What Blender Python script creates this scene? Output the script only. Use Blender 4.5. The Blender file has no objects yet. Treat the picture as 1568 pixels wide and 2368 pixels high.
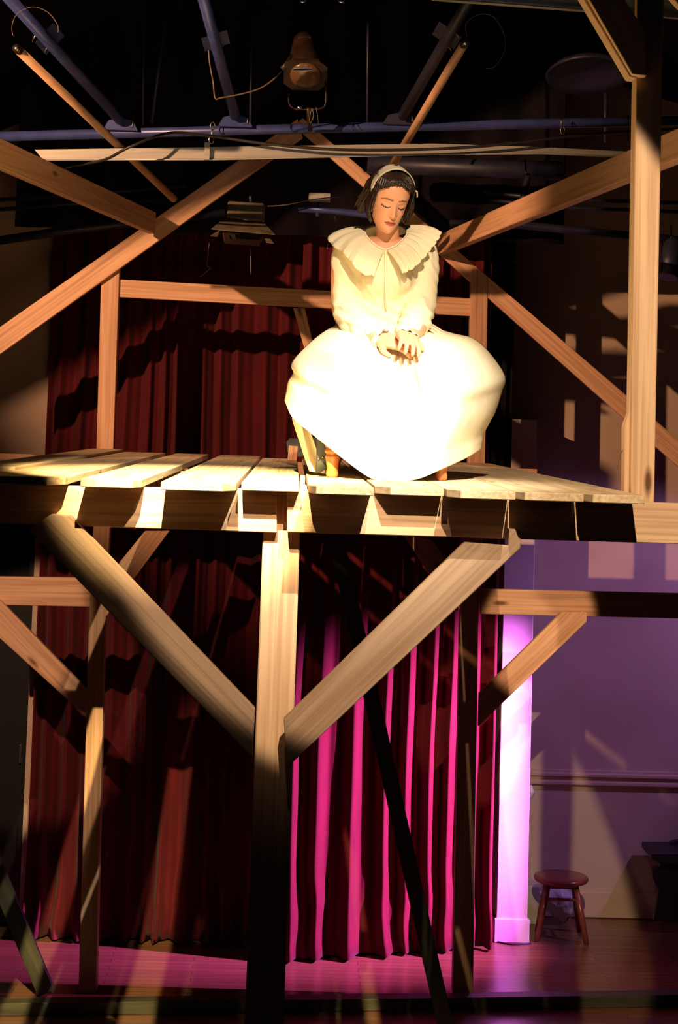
import bpy, bmesh, math, random
from mathutils import Vector, Matrix, noise
random.seed(7)
SC = bpy.context.scene
COL = SC.collection
# ------------------------------------------------------------------ camera
F = 4200.0; PPX, PPY = 784.0, 602.0
CAM = Vector((0.0, 0.0, 2.96))
PITCH, YAW, ROLL = math.atan(0.09), math.atan(94/4200.0), 0.030
fwd = Vector((math.sin(YAW)*math.cos(PITCH), math.cos(YAW)*math.cos(PITCH), math.sin(PITCH)))
r0 = Vector((math.cos(YAW), -math.sin(YAW), 0)); u0 = r0.cross(fwd)
RIGHT = r0*math.cos(ROLL) + u0*math.sin(ROLL)
UP = u0*math.cos(ROLL) - r0*math.sin(ROLL)
cd = bpy.data.cameras.new('camera'); cam = bpy.data.objects.new('camera', cd); COL.objects.link(cam)
cam.matrix_world = Matrix(((RIGHT.x, UP.x, -fwd.x, CAM.x), (RIGHT.y, UP.y, -fwd.y, CAM.y),
                           (RIGHT.z, UP.z, -fwd.z, CAM.z), (0, 0, 0, 1)))
cd.sensor_fit = 'VERTICAL'; cd.sensor_height = 36.0; cd.sensor_width = 24.0
cd.lens = F/2368.0*36.0; cd.shift_y = (PPY-1184.0)/2368.0; cd.clip_end = 60
SC.camera = cam

def at(px, py, Y):
    d = RIGHT*((px-PPX)/F) + UP*(-(py-PPY)/F) + fwd
    return CAM + d*((Y-CAM.y)/d.y)
def atz(px, py, z):
    d = RIGHT*((px-PPX)/F) + UP*(-(py-PPY)/F) + fwd
    return CAM + d*((z-CAM.z)/d.z)

# ------------------------------------------------------------------ world, exposure, lights
w = bpy.data.worlds.new('world'); SC.world = w; w.use_nodes = True
w.node_tree.nodes['Background'].inputs[0].default_value = (0.35, 0.30, 0.5, 1)
w.node_tree.nodes['Background'].inputs[1].default_value = 0.004
SC.view_settings.view_transform = 'Standard'; SC.view_settings.look = 'None'
SC.view_settings.exposure = 0.0; SC.view_settings.gamma = 1.0; SC.view_settings.use_curve_mapping = False

def spot(name, loc, aim, energy, color, angle, blend, size):
    l = bpy.data.lights.new(name, 'SPOT'); l.energy = energy; l.color = color
    l.spot_size = math.radians(angle); l.spot_blend = blend; l.shadow_soft_size = size
    o = bpy.data.objects.new(name, l); COL.objects.link(o); o.location = loc
    o.rotation_euler = (Vector(aim)-Vector(loc)).to_track_quat('-Z', 'Y').to_euler()
    return o
WARM = (1.0, 0.80, 0.52)
spot('key_spotlight', (1.05, 2.5, 6.1), (0.15, 6.0, 2.78), 2800, (1.0, 0.88, 0.66), 19.5, 0.9, 0.015)
spot('second_spotlight', (-0.15, 2.9, 5.3), (0.15, 5.9, 2.90), 140, (1.0, 0.72, 0.46), 32, 1.0, 0.015)
spot('post_spotlight', (0.6, 1.2, 5.9), (0.33, 5.6, 3.16), 1400, (1.0, 0.71, 0.44), 22.0, 0.08, 0.02)
spot('amber_side_spotlight', (-3.3, 4.2, 4.9), (0.1, 9.7, 4.45), 1750, (1.0, 0.52, 0.27), 46, 0.5, 0.03)
spot('amber_low_spotlight', (-2.6, 3.6, 5.6), (-1.62, 9.7, 2.0), 1700, (1.0, 0.58, 0.34), 9.5, 0.3, 0.03)
spot('right_beam_spotlight', (2.6, 4.5, 5.6), (1.34, 9.7, 1.93), 1500, (1.0, 0.60, 0.32), 5.6, 0.3, 0.02)
spot('amber_floor_spotlight', (-0.24, 3.5, 4.45), (-0.45, 9.8, 0.1), 3600, (1.0, 0.72, 0.32), 24, 0.6, 0.012)
WING = (3.4, 9.74, 1.9)
spot('magenta_wing_spotlight', WING, (1.15, 10.6, 0.95), 3900, (0.86, 0.17, 1.0), 46, 0.9, 0.012)
spot('violet_wing_spotlight', (3.6, 9.9, 3.0), (1.6, 11.3, 1.3), 110, (0.60, 0.30, 1.0), 58, 0.7, 0.04)
spot('grid_fill_spot', (0.0, 2.0, 3.3), (-0.1, 7.5, 4.95), 32, (0.62, 0.66, 1.0), 28, 0.6, 0.1)  # added fill that brightens the overhead pipes, no stage fixture

# ------------------------------------------------------------------ materials
def mat(name, color, rough=0.6, metal=0.0, spec=0.5, sheen=0.0):
    m = bpy.data.materials.new(name); m.use_nodes = True
    b = m.node_tree.nodes['Principled BSDF']
    b.inputs['Base Color'].default_value = (*color, 1); b.inputs['Roughness'].default_value = rough
    b.inputs['Metallic'].default_value = metal; b.inputs['Specular IOR Level'].default_value = spec
    if sheen:
        b.inputs['Sheen Weight'].default_value = sheen
    return m
def varied(name, c1, c2, scale=(8, 8, 8), rough=0.6, metal=0.0, spec=0.5, bump=0.0, detail=4.0, sheen=0.0, lo=0.35, hi=0.65, coords='Object', bscale=None):
    m = mat(name, c1, rough, metal, spec, sheen); nt = m.node_tree; N = nt.nodes; L = nt.links
    b = N['Principled BSDF']
    tc = N.new('ShaderNodeTexCoord'); mp = N.new('ShaderNodeMapping'); mp.inputs['Scale'].default_value = scale
    nz = N.new('ShaderNodeTexNoise'); nz.inputs['Scale'].default_value = 1.0; nz.inputs['Detail'].default_value = detail
    cr = N.new('ShaderNodeValToRGB'); cr.color_ramp.elements[0].position = lo; cr.color_ramp.elements[1].position = hi
    cr.color_ramp.elements[0].color = (*c1, 1); cr.color_ramp.elements[1].color = (*c2, 1)
    L.new(tc.outputs[coords], mp.inputs[0]); L.new(mp.outputs[0], nz.inputs['Vector'])
    L.new(nz.outputs['Fac'], cr.inputs[0]); L.new(cr.outputs[0], b.inputs['Base Color'])
    if bump:
        bp = N.new('ShaderNodeBump'); bp.inputs['Strength'].default_value = bump; bp.inputs['Distance'].default_value = 0.004
        src = nz.outputs['Fac']
        if bscale:
            mp2 = N.new('ShaderNodeMapping'); mp2.inputs['Scale'].default_value = bscale
            n2 = N.new('ShaderNodeTexNoise'); n2.inputs['Scale'].default_value = 1.0
            L.new(tc.outputs[coords], mp2.inputs[0]); L.new(mp2.outputs[0], n2.inputs['Vector']); src = n2.outputs['Fac']
        L.new(src, bp.inputs['Height']); L.new(bp.outputs[0], b.inputs['Normal'])
    return m
def wood_mat(name, c1, c2, knot=(0.16, 0.07, 0.03), rough=0.62):
    # long grain along local X, scattered knots
    m = varied(name, c1, c2, (1.6, 26, 26), rough, bump=0.15, lo=0.3, hi=0.72)
    nt = m.node_tree; N = nt.nodes; L = nt.links; b = N['Principled BSDF']
    cr = [n for n in N if n.type == 'VALTORGB'][0]; tc = [n for n in N if n.type == 'TEX_COORD'][0]
    oi = N.new('ShaderNodeObjectInfo')
    mp = N.new('ShaderNodeMapping'); mp.inputs['Scale'].default_value = (2.3, 8.0, 8.0)
    L.new(tc.outputs['Object'], mp.inputs[0])
    sc = N.new('ShaderNodeVectorMath'); sc.operation = 'SCALE'; sc.inputs[3].default_value = 37.0
    cb = N.new('ShaderNodeCombineXYZ')
    for k in range(3): L.new(oi.outputs['Random'], cb.inputs[k])
    L.new(cb.outputs[0], sc.inputs[0])
    ad = N.new('ShaderNodeVectorMath'); ad.operation = 'ADD'; L.new(mp.outputs[0], ad.inputs[0]); L.new(sc.outputs[0], ad.inputs[1])
    vo = N.new('ShaderNodeTexVoronoi'); vo.inputs['Scale'].default_value = 1.0; L.new(ad.outputs[0], vo.inputs['Vector'])
    kr = N.new('ShaderNodeValToRGB'); kr.color_ramp.elements[0].position = 0.05; kr.color_ramp.elements[1].position = 0.13
    kr.color_ramp.elements[0].color = (1, 1, 1, 1); kr.color_ramp.elements[1].color = (0, 0, 0, 1)
    L.new(vo.outputs['Distance'], kr.inputs[0])
    mx = N.new('ShaderNodeMixRGB'); L.new(kr.outputs[0], mx.inputs[0]); L.new(cr.outputs[0], mx.inputs[1]); mx.inputs[2].default_value = (*knot, 1)
    # fine growth lines
    mf = N.new('ShaderNodeMapping'); mf.inputs['Scale'].default_value = (1.1, 75, 75); L.new(tc.outputs['Object'], mf.inputs[0])
    nf = N.new('ShaderNodeTexNoise'); nf.inputs['Scale'].default_value = 1.0; nf.inputs['Distortion'].default_value = 0.4; L.new(mf.outputs[0], nf.inputs['Vector'])
    fr = N.new('ShaderNodeValToRGB'); fr.color_ramp.elements[0].position = 0.38; fr.color_ramp.elements[1].position = 0.56
    fr.color_ramp.elements[0].color = (0.70, 0.62, 0.56, 1); fr.color_ramp.elements[1].color = (1, 1, 1, 1); L.new(nf.outputs['Fac'], fr.inputs[0])
    mg = N.new('ShaderNodeMixRGB'); mg.blend_type = 'MULTIPLY'; mg.inputs[0].default_value = 0.75; L.new(mx.outputs[0], mg.inputs[1]); L.new(fr.outputs[0], mg.inputs[2]); mx = mg
    # per-board tint
    hs = N.new('ShaderNodeHueSaturation'); mr = N.new('ShaderNodeMapRange'); mr.inputs[3].default_value = 0.86; mr.inputs[4].default_value = 1.1
    L.new(oi.outputs['Random'], mr.inputs[0]); L.new(mr.outputs[0], hs.inputs['Value'])
    L.new(mx.outputs[0], hs.inputs['Color']); L.new(hs.outputs[0], b.inputs['Base Color'])
    return m
M = {}
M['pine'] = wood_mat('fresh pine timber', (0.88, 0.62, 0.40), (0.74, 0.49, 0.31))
M['darker'] = wood_mat('aged grey pine timber', (0.52, 0.37, 0.26), (0.40, 0.27, 0.19))  # deeper brown pine tone for the front braces
M['deck'] = wood_mat('pale cedar boards', (0.80, 0.66, 0.45), (0.66, 0.50, 0.32), (0.30, 0.18, 0.09))
M['frame'] = wood_mat('reddish fir timber', (0.76, 0.47, 0.30), (0.62, 0.36, 0.21))
M['blackwood'] = varied('black stained timber', (0.035, 0.033, 0.022), (0.075, 0.07, 0.04), (2, 30, 30), 0.5, bump=0.1)
M['velvet'] = varied('red velvet', (0.080, 0.007, 0.010), (0.115, 0.009, 0.014), (14, 14, 2.2), 0.8, spec=0.15, bump=0.1, sheen=0.06)
M['blackcloth'] = varied('black masking cloth', (0.006, 0.005, 0.007), (0.012, 0.009, 0.012), (6, 6, 2), 0.95, spec=0.1)
M['wall'] = varied('warm painted plaster wall', (0.54, 0.40, 0.30), (0.60, 0.46, 0.35), (3, 3, 3), 0.8, spec=0.2, bump=0.05)
M['pilaster'] = varied('pale painted plaster pier', (0.78, 0.70, 0.66), (0.84, 0.76, 0.72), (4, 4, 4), 0.6)
M['trim'] = varied('painted wooden trim', (0.55, 0.38, 0.28), (0.62, 0.44, 0.32), (3, 3, 3), 0.45)
M['ceil'] = varied('black painted ceiling', (0.010, 0.009, 0.014), (0.018, 0.016, 0.024), (3, 3, 3), 0.9, spec=0.1)
M['bluepipe'] = varied('navy painted steel pipe', (0.030, 0.045, 0.17), (0.045, 0.065, 0.22), (12, 12, 12), 0.35, 0.2, bump=0.1)
M['darkpipe'] = varied('black painted steel pipe', (0.014, 0.016, 0.035), (0.025, 0.028, 0.055), (12, 12, 12), 0.45, 0.2)
M['poletan'] = varied('varnished wooden pole', (0.46, 0.27, 0.16), (0.56, 0.34, 0.20), (3, 12, 3), 0.4)
M['alu'] = varied('brushed aluminium batten', (0.28, 0.28, 0.26), (0.36, 0.36, 0.33), (2, 60, 60), 0.45, 0.35)
M['steel'] = mat('bright steel', (0.7, 0.66, 0.55), 0.25, 1.0)
M['rubber'] = mat('black rubber cable', (0.012, 0.011, 0.012), 0.5)
M['lampbody'] = varied('dark bronze lamp housing', (0.020, 0.011, 0.007), (0.034, 0.018, 0.010), (20, 20, 20), 0.4, 0.3)
M['lamppale'] = varied('worn grey lamp housing', (0.12, 0.10, 0.075), (0.20, 0.17, 0.12), (18, 18, 18), 0.5, 0.3)
M['glass'] = mat('lamp lens glass', (0.10, 0.055, 0.022), 0.2, 0.0, 0.6)
M['dress'] = varied('cream cotton', (0.90, 0.83, 0.62), (0.94, 0.88, 0.69), (10, 10, 10), 0.85, spec=0.15, bump=0.35, bscale=(26, 26, 7))
M['band'] = mat('off white cotton band', (0.62, 0.57, 0.46), 0.85)
M['hair'] = varied('dark brown hair', (0.012, 0.006, 0.004), (0.030, 0.013, 0.008), (60, 60, 9), 0.42, bump=0.6)
M['chairwood'] = varied('amber turned wood', (0.42, 0.13, 0.03), (0.58, 0.22, 0.06), (9, 9, 30), 0.3)
M['upholstery'] = varied('dark green leather upholstery', (0.022, 0.030, 0.024), (0.045, 0.055, 0.042), (14, 14, 14), 0.45)
M['brass'] = mat('brass studs', (0.75, 0.55, 0.2), 0.3, 1.0)
M['stool'] = varied('dark red stained wood', (0.20, 0.045, 0.030), (0.28, 0.07, 0.04), (8, 8, 20), 0.25)
M['plastic'] = varied('thin white plastic', (0.66, 0.62, 0.68), (0.76, 0.72, 0.78), (9, 9, 9), 0.4, bump=0.5)
M['card'] = mat('beige cardboard', (0.48, 0.43, 0.36), 0.8)
M['darkwood'] = varied('black brown bench wood', (0.018, 0.012, 0.014), (0.03, 0.02, 0.02), (6, 6, 20), 0.5)
M['door'] = mat('black door paint', (0.012, 0.012, 0.012), 0.35)

def floor_mat():
    m = mat('varnished strip wood floor', (0.4, 0.2, 0.1), 0.27); nt = m.node_tree; N = nt.nodes; L = nt.links; b = N['Principled BSDF']
    tc = N.new('ShaderNodeTexCoord'); br = N.new('ShaderNodeTexBrick')
    br.inputs['Color1'].default_value = (0.30, 0.14, 0.07, 1); br.inputs['Color2'].default_value = (0.24, 0.105, 0.05, 1)
    br.inputs['Mortar'].default_value = (0.10, 0.04, 0.02, 1); br.inputs['Scale'].default_value = 1.0
    br.inputs['Mortar Size'].default_value = 0.0016; br.inputs['Brick Width'].default_value = 0.9; br.inputs['Row Height'].default_value = 0.062
    L.new(tc.outputs['Object'], br.inputs['Vector'])
    mp = N.new('ShaderNodeMapping'); mp.inputs['Scale'].default_value = (1.5, 40, 1); nz = N.new('ShaderNodeTexNoise'); nz.inputs['Scale'].default_value = 1.0
    L.new(tc.outputs['Object'], mp.inputs[0]); L.new(mp.outputs[0], nz.inputs['Vector'])
    mx = N.new('ShaderNodeMixRGB'); mx.blend_type = 'MULTIPLY'; mx.inputs[0].default_value = 0.45
    L.new(br.outputs[0], mx.inputs[1]); L.new(nz.outputs['Color'], mx.inputs[2]); L.new(mx.outputs[0], b.inputs['Base Color'])
    bp = N.new('ShaderNodeBump'); bp.inputs['Strength'].default_value = 0.12; L.new(nz.outputs['Fac'], bp.inputs['Height']); L.new(bp.outputs[0], b.inputs['Normal'])
    return m
M['floor'] = floor_mat()
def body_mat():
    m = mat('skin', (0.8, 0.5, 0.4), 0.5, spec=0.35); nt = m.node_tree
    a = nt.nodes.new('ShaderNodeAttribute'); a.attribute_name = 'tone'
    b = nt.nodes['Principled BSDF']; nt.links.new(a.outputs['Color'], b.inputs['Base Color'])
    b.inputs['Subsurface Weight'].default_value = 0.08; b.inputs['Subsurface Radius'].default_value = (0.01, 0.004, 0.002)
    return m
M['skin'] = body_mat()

# ------------------------------------------------------------------ mesh helpers
def tag(o, label=None, cat=None, group=None, kind=None):
    if label: o['label'] = label
    if cat: o['category'] = cat
    if group: o['group'] = group
    if kind: o['kind'] = kind
    return o
def mesh_obj(name, verts, faces, m, parent=None, smooth=False, mw=None, bevel=0.0):
    me = bpy.data.meshes.new(name)
    if mw is not None:
        inv = mw.inverted(); verts = [inv @ Vector(v) for v in verts]
    bm = bmesh.new(); vs = [bm.verts.new(v) for v in verts]
    for f in faces:
        try: bm.faces.new([vs[i] for i in f])
        except ValueError: pass
    bmesh.ops.recalc_face_normals(bm, faces=bm.faces)
    if bevel: bmesh.ops.bevel(bm, geom=list(bm.edges), offset=bevel, segments=1, affect='EDGES')
    bm.to_mesh(me); bm.free()
    if smooth:
        for p in me.polygons: p.use_smooth = True
    me.materials.append(m)
    o = bpy.data.objects.new(name, me); COL.objects.link(o)
    if mw is not None: o.matrix_world = mw
    if parent is not None:
        o.parent = parent; o.matrix_parent_inverse = PMW(parent).inverted()
    return o
_mw = {}
def PMW(o):
    # world matrix of a parent without needing a depsgraph update
    m = Matrix.LocRotScale(o.location, o.rotation_euler if o.rotation_mode != 'QUATERNION' else o.rotation_quaternion, o.scale)
    if o.parent: m = PMW(o.parent) @ o.matrix_parent_inverse @ m
    return m
def empty(name, loc=(0, 0, 0)):
    o = bpy.data.objects.new(name, None); COL.objects.link(o); o.location = loc; o.empty_display_size = 0.1
    return o
def frame(origin, x, n=Vector((0, 1, 0))):
    x = Vector(x).normalized(); z = x.cross(Vector(n)).normalized(); y = z.cross(x).normalized()
    return Matrix(((x.x, y.x, z.x, origin.x), (x.y, y.y, z.y, origin.y), (x.z, y.z, z.z, origin.z), (0, 0, 0, 1)))
def poly(name, pts, Y, t, m, parent=None, bevel=0.0025, axis=None):
    # a flat timber cut to the outline pts, standing at distance Y, t metres thick
    P = [at(x, y, Y) for x, y in pts]; n = len(P)
    if axis is None:
        k = max(range(n), key=lambda i: (P[(i+1) % n]-P[i]).length); ax = P[(k+1) % n]-P[k]
    else: ax = P[axis[1]]-P[axis[0]]
    mw = frame(P[0], ax)
    v = P + [p + Vector((0, t, 0)) for p in P]
    f = [list(range(n)), list(range(n, 2*n))] + [[i, (i+1) % n, n+(i+1) % n, n+i] for i in range(n)]
    return mesh_obj(name, v, f, m, parent, mw=mw, bevel=bevel)
def board(name, A, B, wd, th, m, parent=None, n=Vector((0, 1, 0)), bevel=0.0025):
    # a straight board from A to B: wd across, th along n
    A = Vector(A); B = Vector(B); mw = frame(A, B-A, n); L = (B-A).length
    v = [mw @ Vector((x, y, z)) for x in (0, L) for y in (-th/2, th/2) for z in (-wd/2, wd/2)]
    f = [(0, 1, 3, 2), (4, 6, 7, 5), (0, 4, 5, 1), (2, 3, 7, 6), (0, 2, 6, 4), (1, 5, 7, 3)]
    return mesh_obj(name, v, f, m, parent, mw=mw, bevel=bevel)
def box(name, lo, hi, m, parent=None, bevel=0.0, kind=None):
    v = [(x, y, z) for x in (lo[0], hi[0]) for y in (lo[1], hi[1]) for z in (lo[2], hi[2])]
    f = [(0, 1, 3, 2), (4, 6, 7, 5), (0, 4, 5, 1), (2, 3, 7, 6), (0, 2, 6, 4), (1, 5, 7, 3)]
    o = mesh_obj(name, v, f, m, parent, bevel=bevel)
    if kind: o['kind'] = kind
    return o
def tube_data(pts, radii, seg=12, cap=True, squash=None):
    pts = [Vector(p) for p in pts]; n = len(pts)
    if not hasattr(radii, '__len__'): radii = [radii]*n
    V = []; Fc = []; prev = None
    for i, p in enumerate(pts):
        t = (pts[min(i+1, n-1)]-pts[max(i-1, 0)]).normalized()
        if prev is None:
            a = Vector((0, 0, 1)) if abs(t.z) < 0.9 else Vector((1, 0, 0)); s = t.cross(a).normalized()
        else:
            s = (prev - t*prev.dot(t)).normalized()
        prev = s; b = t.cross(s)
        for k in range(seg):
            a = 2*math.pi*k/seg
            V.append(p + s*math.cos(a)*radii[i] + b*math.sin(a)*radii[i])
    for i in range(n-1):
        for k in range(seg):
            Fc.append((i*seg+k, i*seg+(k+1) % seg, (i+1)*seg+(k+1) % seg, (i+1)*seg+k))
    if cap: Fc += [tuple(range(seg)), tuple(range((n-1)*seg, n*seg))]
    return V, Fc
def tube(name, pts, r, m, parent=None, seg=12):
    V, Fc = tube_data(pts, r, seg); return mesh_obj(name, V, Fc, m, parent, smooth=True)
def smooth_curve(pts, k=8):
    P = [Vector(p) for p in pts]; out = []
    for i in range(len(P)-1):
        a = P[max(i-1, 0)]; b = P[i]; c = P[i+1]; d = P[min(i+2, len(P)-1)]
        for j in range(k):
            t = j/k
            out.append(0.5*((2*b)+(c-a)*t+(2*a-5*b+4*c-d)*t*t+(3*b-a-3*c+d)*t**3))
    out.append(P[-1]); return out
def lathe(name, base, prof, m, parent=None, seg=24, axis=Vector((0, 0, 1))):
    # prof: (radius, distance along axis)
    axis = Vector(axis).normalized(); a = Vector((1, 0, 0)) if abs(axis.x) < 0.9 else Vector((0, 1, 0))
    s = axis.cross(a).normalized(); b = axis.cross(s); V = []; Fc = []; n = len(prof)
    for r, h in prof:
        for k in range(seg):
            t = 2*math.pi*k/seg; V.append(Vector(base)+axis*h+s*math.cos(t)*r+b*math.sin(t)*r)
    for i in range(n-1):
        for k in range(seg): Fc.append((i*seg+k, i*seg+(k+1) % seg, (i+1)*seg+(k+1) % seg, (i+1)*seg+k))
    Fc += [tuple(range(seg)), tuple(range((n-1)*seg, n*seg))]
    return mesh_obj(name, V, Fc, m, parent, smooth=True)
def grid(name, fn, nu, nv, m, parent=None, thick=0.0, smooth=True):
    V = [fn(i/nu, j/nv) for j in range(nv+1) for i in range(nu+1)]
    Fc = [(j*(nu+1)+i, j*(nu+1)+i+1, (j+1)*(nu+1)+i+1, (j+1)*(nu+1)+i) for j in range(nv) for i in range(nu)]
    o = mesh_obj(name, V, Fc, m, parent, smooth=smooth)
    if thick:
        s = o.modifiers.new('thickness', 'SOLIDIFY'); s.thickness = thick; s.offset = 0
    return o
def lerp(a, b, t): return a+(b-a)*t
def interp(tab, x):
    if x <= tab[0][0]: return tab[0][1:]
    for a, b in zip(tab, tab[1:]):
        if x <= b[0]:
            t = (x-a[0])/(b[0]-a[0]); t = t*t*(3-2*t)*0.5 + t*0.5
            return tuple(lerp(p, q, t) for p, q in zip(a[1:], b[1:]))
    return tab[-1][1:]
def G(x, s): return math.exp(-(x/s)**2)

# ------------------------------------------------------------------ the setting
DECK = 2.78
box('floor', (-4.5, 3.0, -0.06), (5.5, 13.0, 0.0), M['floor'], kind='structure')
WY = 10.8; WR = 11.38
# left wall (sloping top, door opening below), right wall further back, ceiling slopes
lt0 = at(-60, 325, WY); lt1 = at(160, 235, WY); lb = at(66, 2170, WY)
def wallpoly(name, pts, Y, t, m):
    v = [Vector((x, Y, z)) for x, z in pts] + [Vector((x, Y+t, z)) for x, z in pts]; n = len(pts)
    f = [list(range(n)), list(range(n, 2*n))] + [[i, (i+1) % n, n+(i+1) % n, n+i] for i in range(n)]
    o = mesh_obj(name, v, f, m); o['kind'] = 'structure'; return o
xl = at(132, 1040, WY).x
slope = (lt1.z-lt0.z)/(lt1.x-lt0.x)
xdoor = at(82, 1250, WY).x - 0.0
wallpoly('wall_left', [(xl, 0), (xl, lt1.z), (-4.5, lt1.z+slope*(-4.5-lt1.x)), (-4.5, 2.45), (xdoor, 2.45), (xdoor, 0)], WY, 0.55, M['wall'])
rt0 = at(1188, 122, WR); rt1 = at(1280, 150, WR); xr = at(1160, 1040, WR).x
sr = (rt1.z-rt0.z)/(rt1.x-rt0.x)
wallpoly('wall_right', [(xr, 0), (5.5, 0), (5.5, rt0.z+sr*(5.5-rt0.x)), (xr, rt0.z)], WR, 0.2, M['wall'])
# the dark recess behind the curtain, closing the stage house
box('wall_back', (-4.5, 12.6, 0), (5.5, 12.8, 8.5), M['ceil'], kind='structure')
def slab(name, x0, z0, x1, z1):
    v = [(x, y, z+dz) for (x, z) in ((x0, z0), (x1, z1)) for y in (6.2, 12.8) for dz in (0, 0.12)]
    f = [(0, 1, 3, 2), (4, 6, 7, 5), (0, 4, 5, 1), (2, 3, 7, 6), (0, 2, 6, 4), (1, 5, 7, 3)]
    o = mesh_obj(name, v, f, M['ceil']); o['kind'] = 'structure'; return o
zl = lt1.z+slope*(-4.5-lt1.x); zpeak = lt1.z+slope*(0.25-lt1.x)+0.35
slab('ceiling', -4.5, zl, 0.25, zpeak+0.02); slab('ceiling_right', 0.25, zpeak+0.02, 5.5, rt0.z+sr*(5.5-rt0.x))
# pier beside the curtain
pa = at(1157, 1700, WY); pb = at(1228, 1700, WY)
pil = box('wall_pier', (pa.x, WY, 0), (pb.x, WR, 3.02), M['pilaster'], kind='structure', bevel=0.004)
bb = box('baseboard_pier', (pa.x-0.012, WY-0.014, 0), (pb.x+0.012, WR-0.002, 0.135), M['pilaster'], kind='structure', bevel=0.004)
box('baseboard_right', (pb.x+0.02, WR-0.018, 0.004), (5.4, WR-0.001, 0.155), M['trim'], kind='structure', bevel=0.004)
# chair rail: three stepped mouldings in one profile
zc = at(1400, 1800, WR).z
prof = [(0, -.045), (-.018, -.045), (-.030, -.036), (-.030, -.022), (-.018, -.016), (-.018, 0.006), (-.036, .014), (-.036, .028), (-.022, .036), (-.022, .046), (0, .05)]
v = [Vector((x, WR+y, zc+z)) for x in (pb.x+0.002, 5.4) for y, z in prof]; n = len(prof)
o = mesh_obj('trim_1', v, [list(range(n)), list(range(n, 2*n))]+[[i, (i+1) % n, n+(i+1) % n, n+i] for i in range(n)], M['trim']); o['kind'] = 'structure'
# black door in the left wall with a metal edge
d0 = at(-70, 1700, WY).x; d1 = at(42, 1750, WY).x
door = box('door_1', (d0-0.45, WY+0.10, 0.01), (d1+.02, WY+0.15, 2.40), M['door'], kind='structure')
box('door_edge', (d1+.022, WY+0.085, 0.01), (d1+0.045, WY+0.15, 2.40), M['steel'], door)
box('door_latch', (d1-0.01, WY+0.07, 0.93), (d1+0.018, WY+0.1, 1.03), M['steel'], door, bevel=0.004)
box('door_jamb', (xdoor-0.03, WY+0.02, 0.01), (xdoor-0.002, WY+0.5, 2.44), M['door'], kind='structure')

# ------------------------------------------------------------------ curtains
def curtain(name, x0px, x1px, Y, ztop, crests, amp, seed, label, left_lean=0.0, hem=0.015, parent=None, dY=0.0):
    X = lambda px: at(px, 1500, Y).x
    cr = [X(c) for c in crests]; xa, xb = X(x0px), X(x1px)
    def phase(x):
        if x < cr[0]: return (x-cr[0])/(cr[1]-cr[0])
        for k in range(len(cr)-1):
            if x <= cr[k+1]: return k+(x-cr[k])/(cr[k+1]-cr[k])
        return len(cr)-1+(x-cr[-1])/(cr[-1]-cr[-2])
    def fn(u, vv):
        x = lerp(xa, xb, u); zz = lerp(ztop, hem, 1-(1-vv)**1.0); h = zz
        wob = 0.028*noise.noise(Vector((x*1.3+seed, h*0.55, 0)))+0.010*noise.noise(Vector((x*5+seed, h*1.4, 3)))
        low = max(0, 1-h/0.55)
        wob += 0.05*low*noise.noise(Vector((x*4+seed, h*5, 9)))
        p = phase(x+wob); fr = p*2*math.pi
        a = amp*(0.75+0.35*noise.noise(Vector((p*1.7+seed, h*0.3, 5))))*(1+0.45*low)
        y = -a*(math.cos(fr+0.55*math.sin(fr)))-0.25*a*math.cos(2*fr+seed)
        y += 0.02*noise.noise(Vector((x*9, h*2.2, seed)))*(0.3+low*1.5)
        y -= 0.10*low*low
        return Vector((x+left_lean*(1-h/3.0), Y+y+dY*(u-.5), zz))
    o = grid(name, fn, 520, 90, M['velvet'], parent, thick=0.006)
    return o
ZT = 6.3
cr = [80]; rr = random.Random(3)
while cr[-1] < 690: cr.append(cr[-1]+rr.uniform(32, 66))
lc = curtain('stage_curtain', 84, 690, 10.70, ZT, cr, 0.045, 2.0, '')
tag(lc, 'dark red velvet stage curtain hanging on the left behind the platform', 'curtain')
rc = curtain('stage_curtain', 672, 1156, 10.55, ZT, [690, 748, 826, 902, 952, 1006, 1050, 1104, 1150], 0.036, 6.0, '', dY=0.34)
tag(rc, 'right velvet curtain, glowing magenta beside the pale pier', 'curtain')
# black masking leg between the red curtain and the right wall, and black border above
def leg_fn(u, vv):
    x = lerp(at(1128, 1040, 10.5).x, at(1180, 1040, 10.5).x, u); z = lerp(6.6, 2.70, vv)
    return Vector((x, 10.47+0.02*math.sin(u*16), z))
tag(grid('masking_curtain', leg_fn, 60, 4, M['blackcloth'], thick=0.006), 'black masking curtain strip between red curtain and right wall', 'curtain')
def bord_fn(u, vv):
    x = lerp(-1.6, 1.5, u); z = lerp(6.75, at(700, 545, 10.2).z, vv)
    return Vector((x, 10.2+0.02*math.sin(u*70), z))
tag(grid('border_curtain', bord_fn, 240, 3, M['blackcloth'], thick=0.006), 'black border curtain hanging high above the roof frame', 'curtain')

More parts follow.
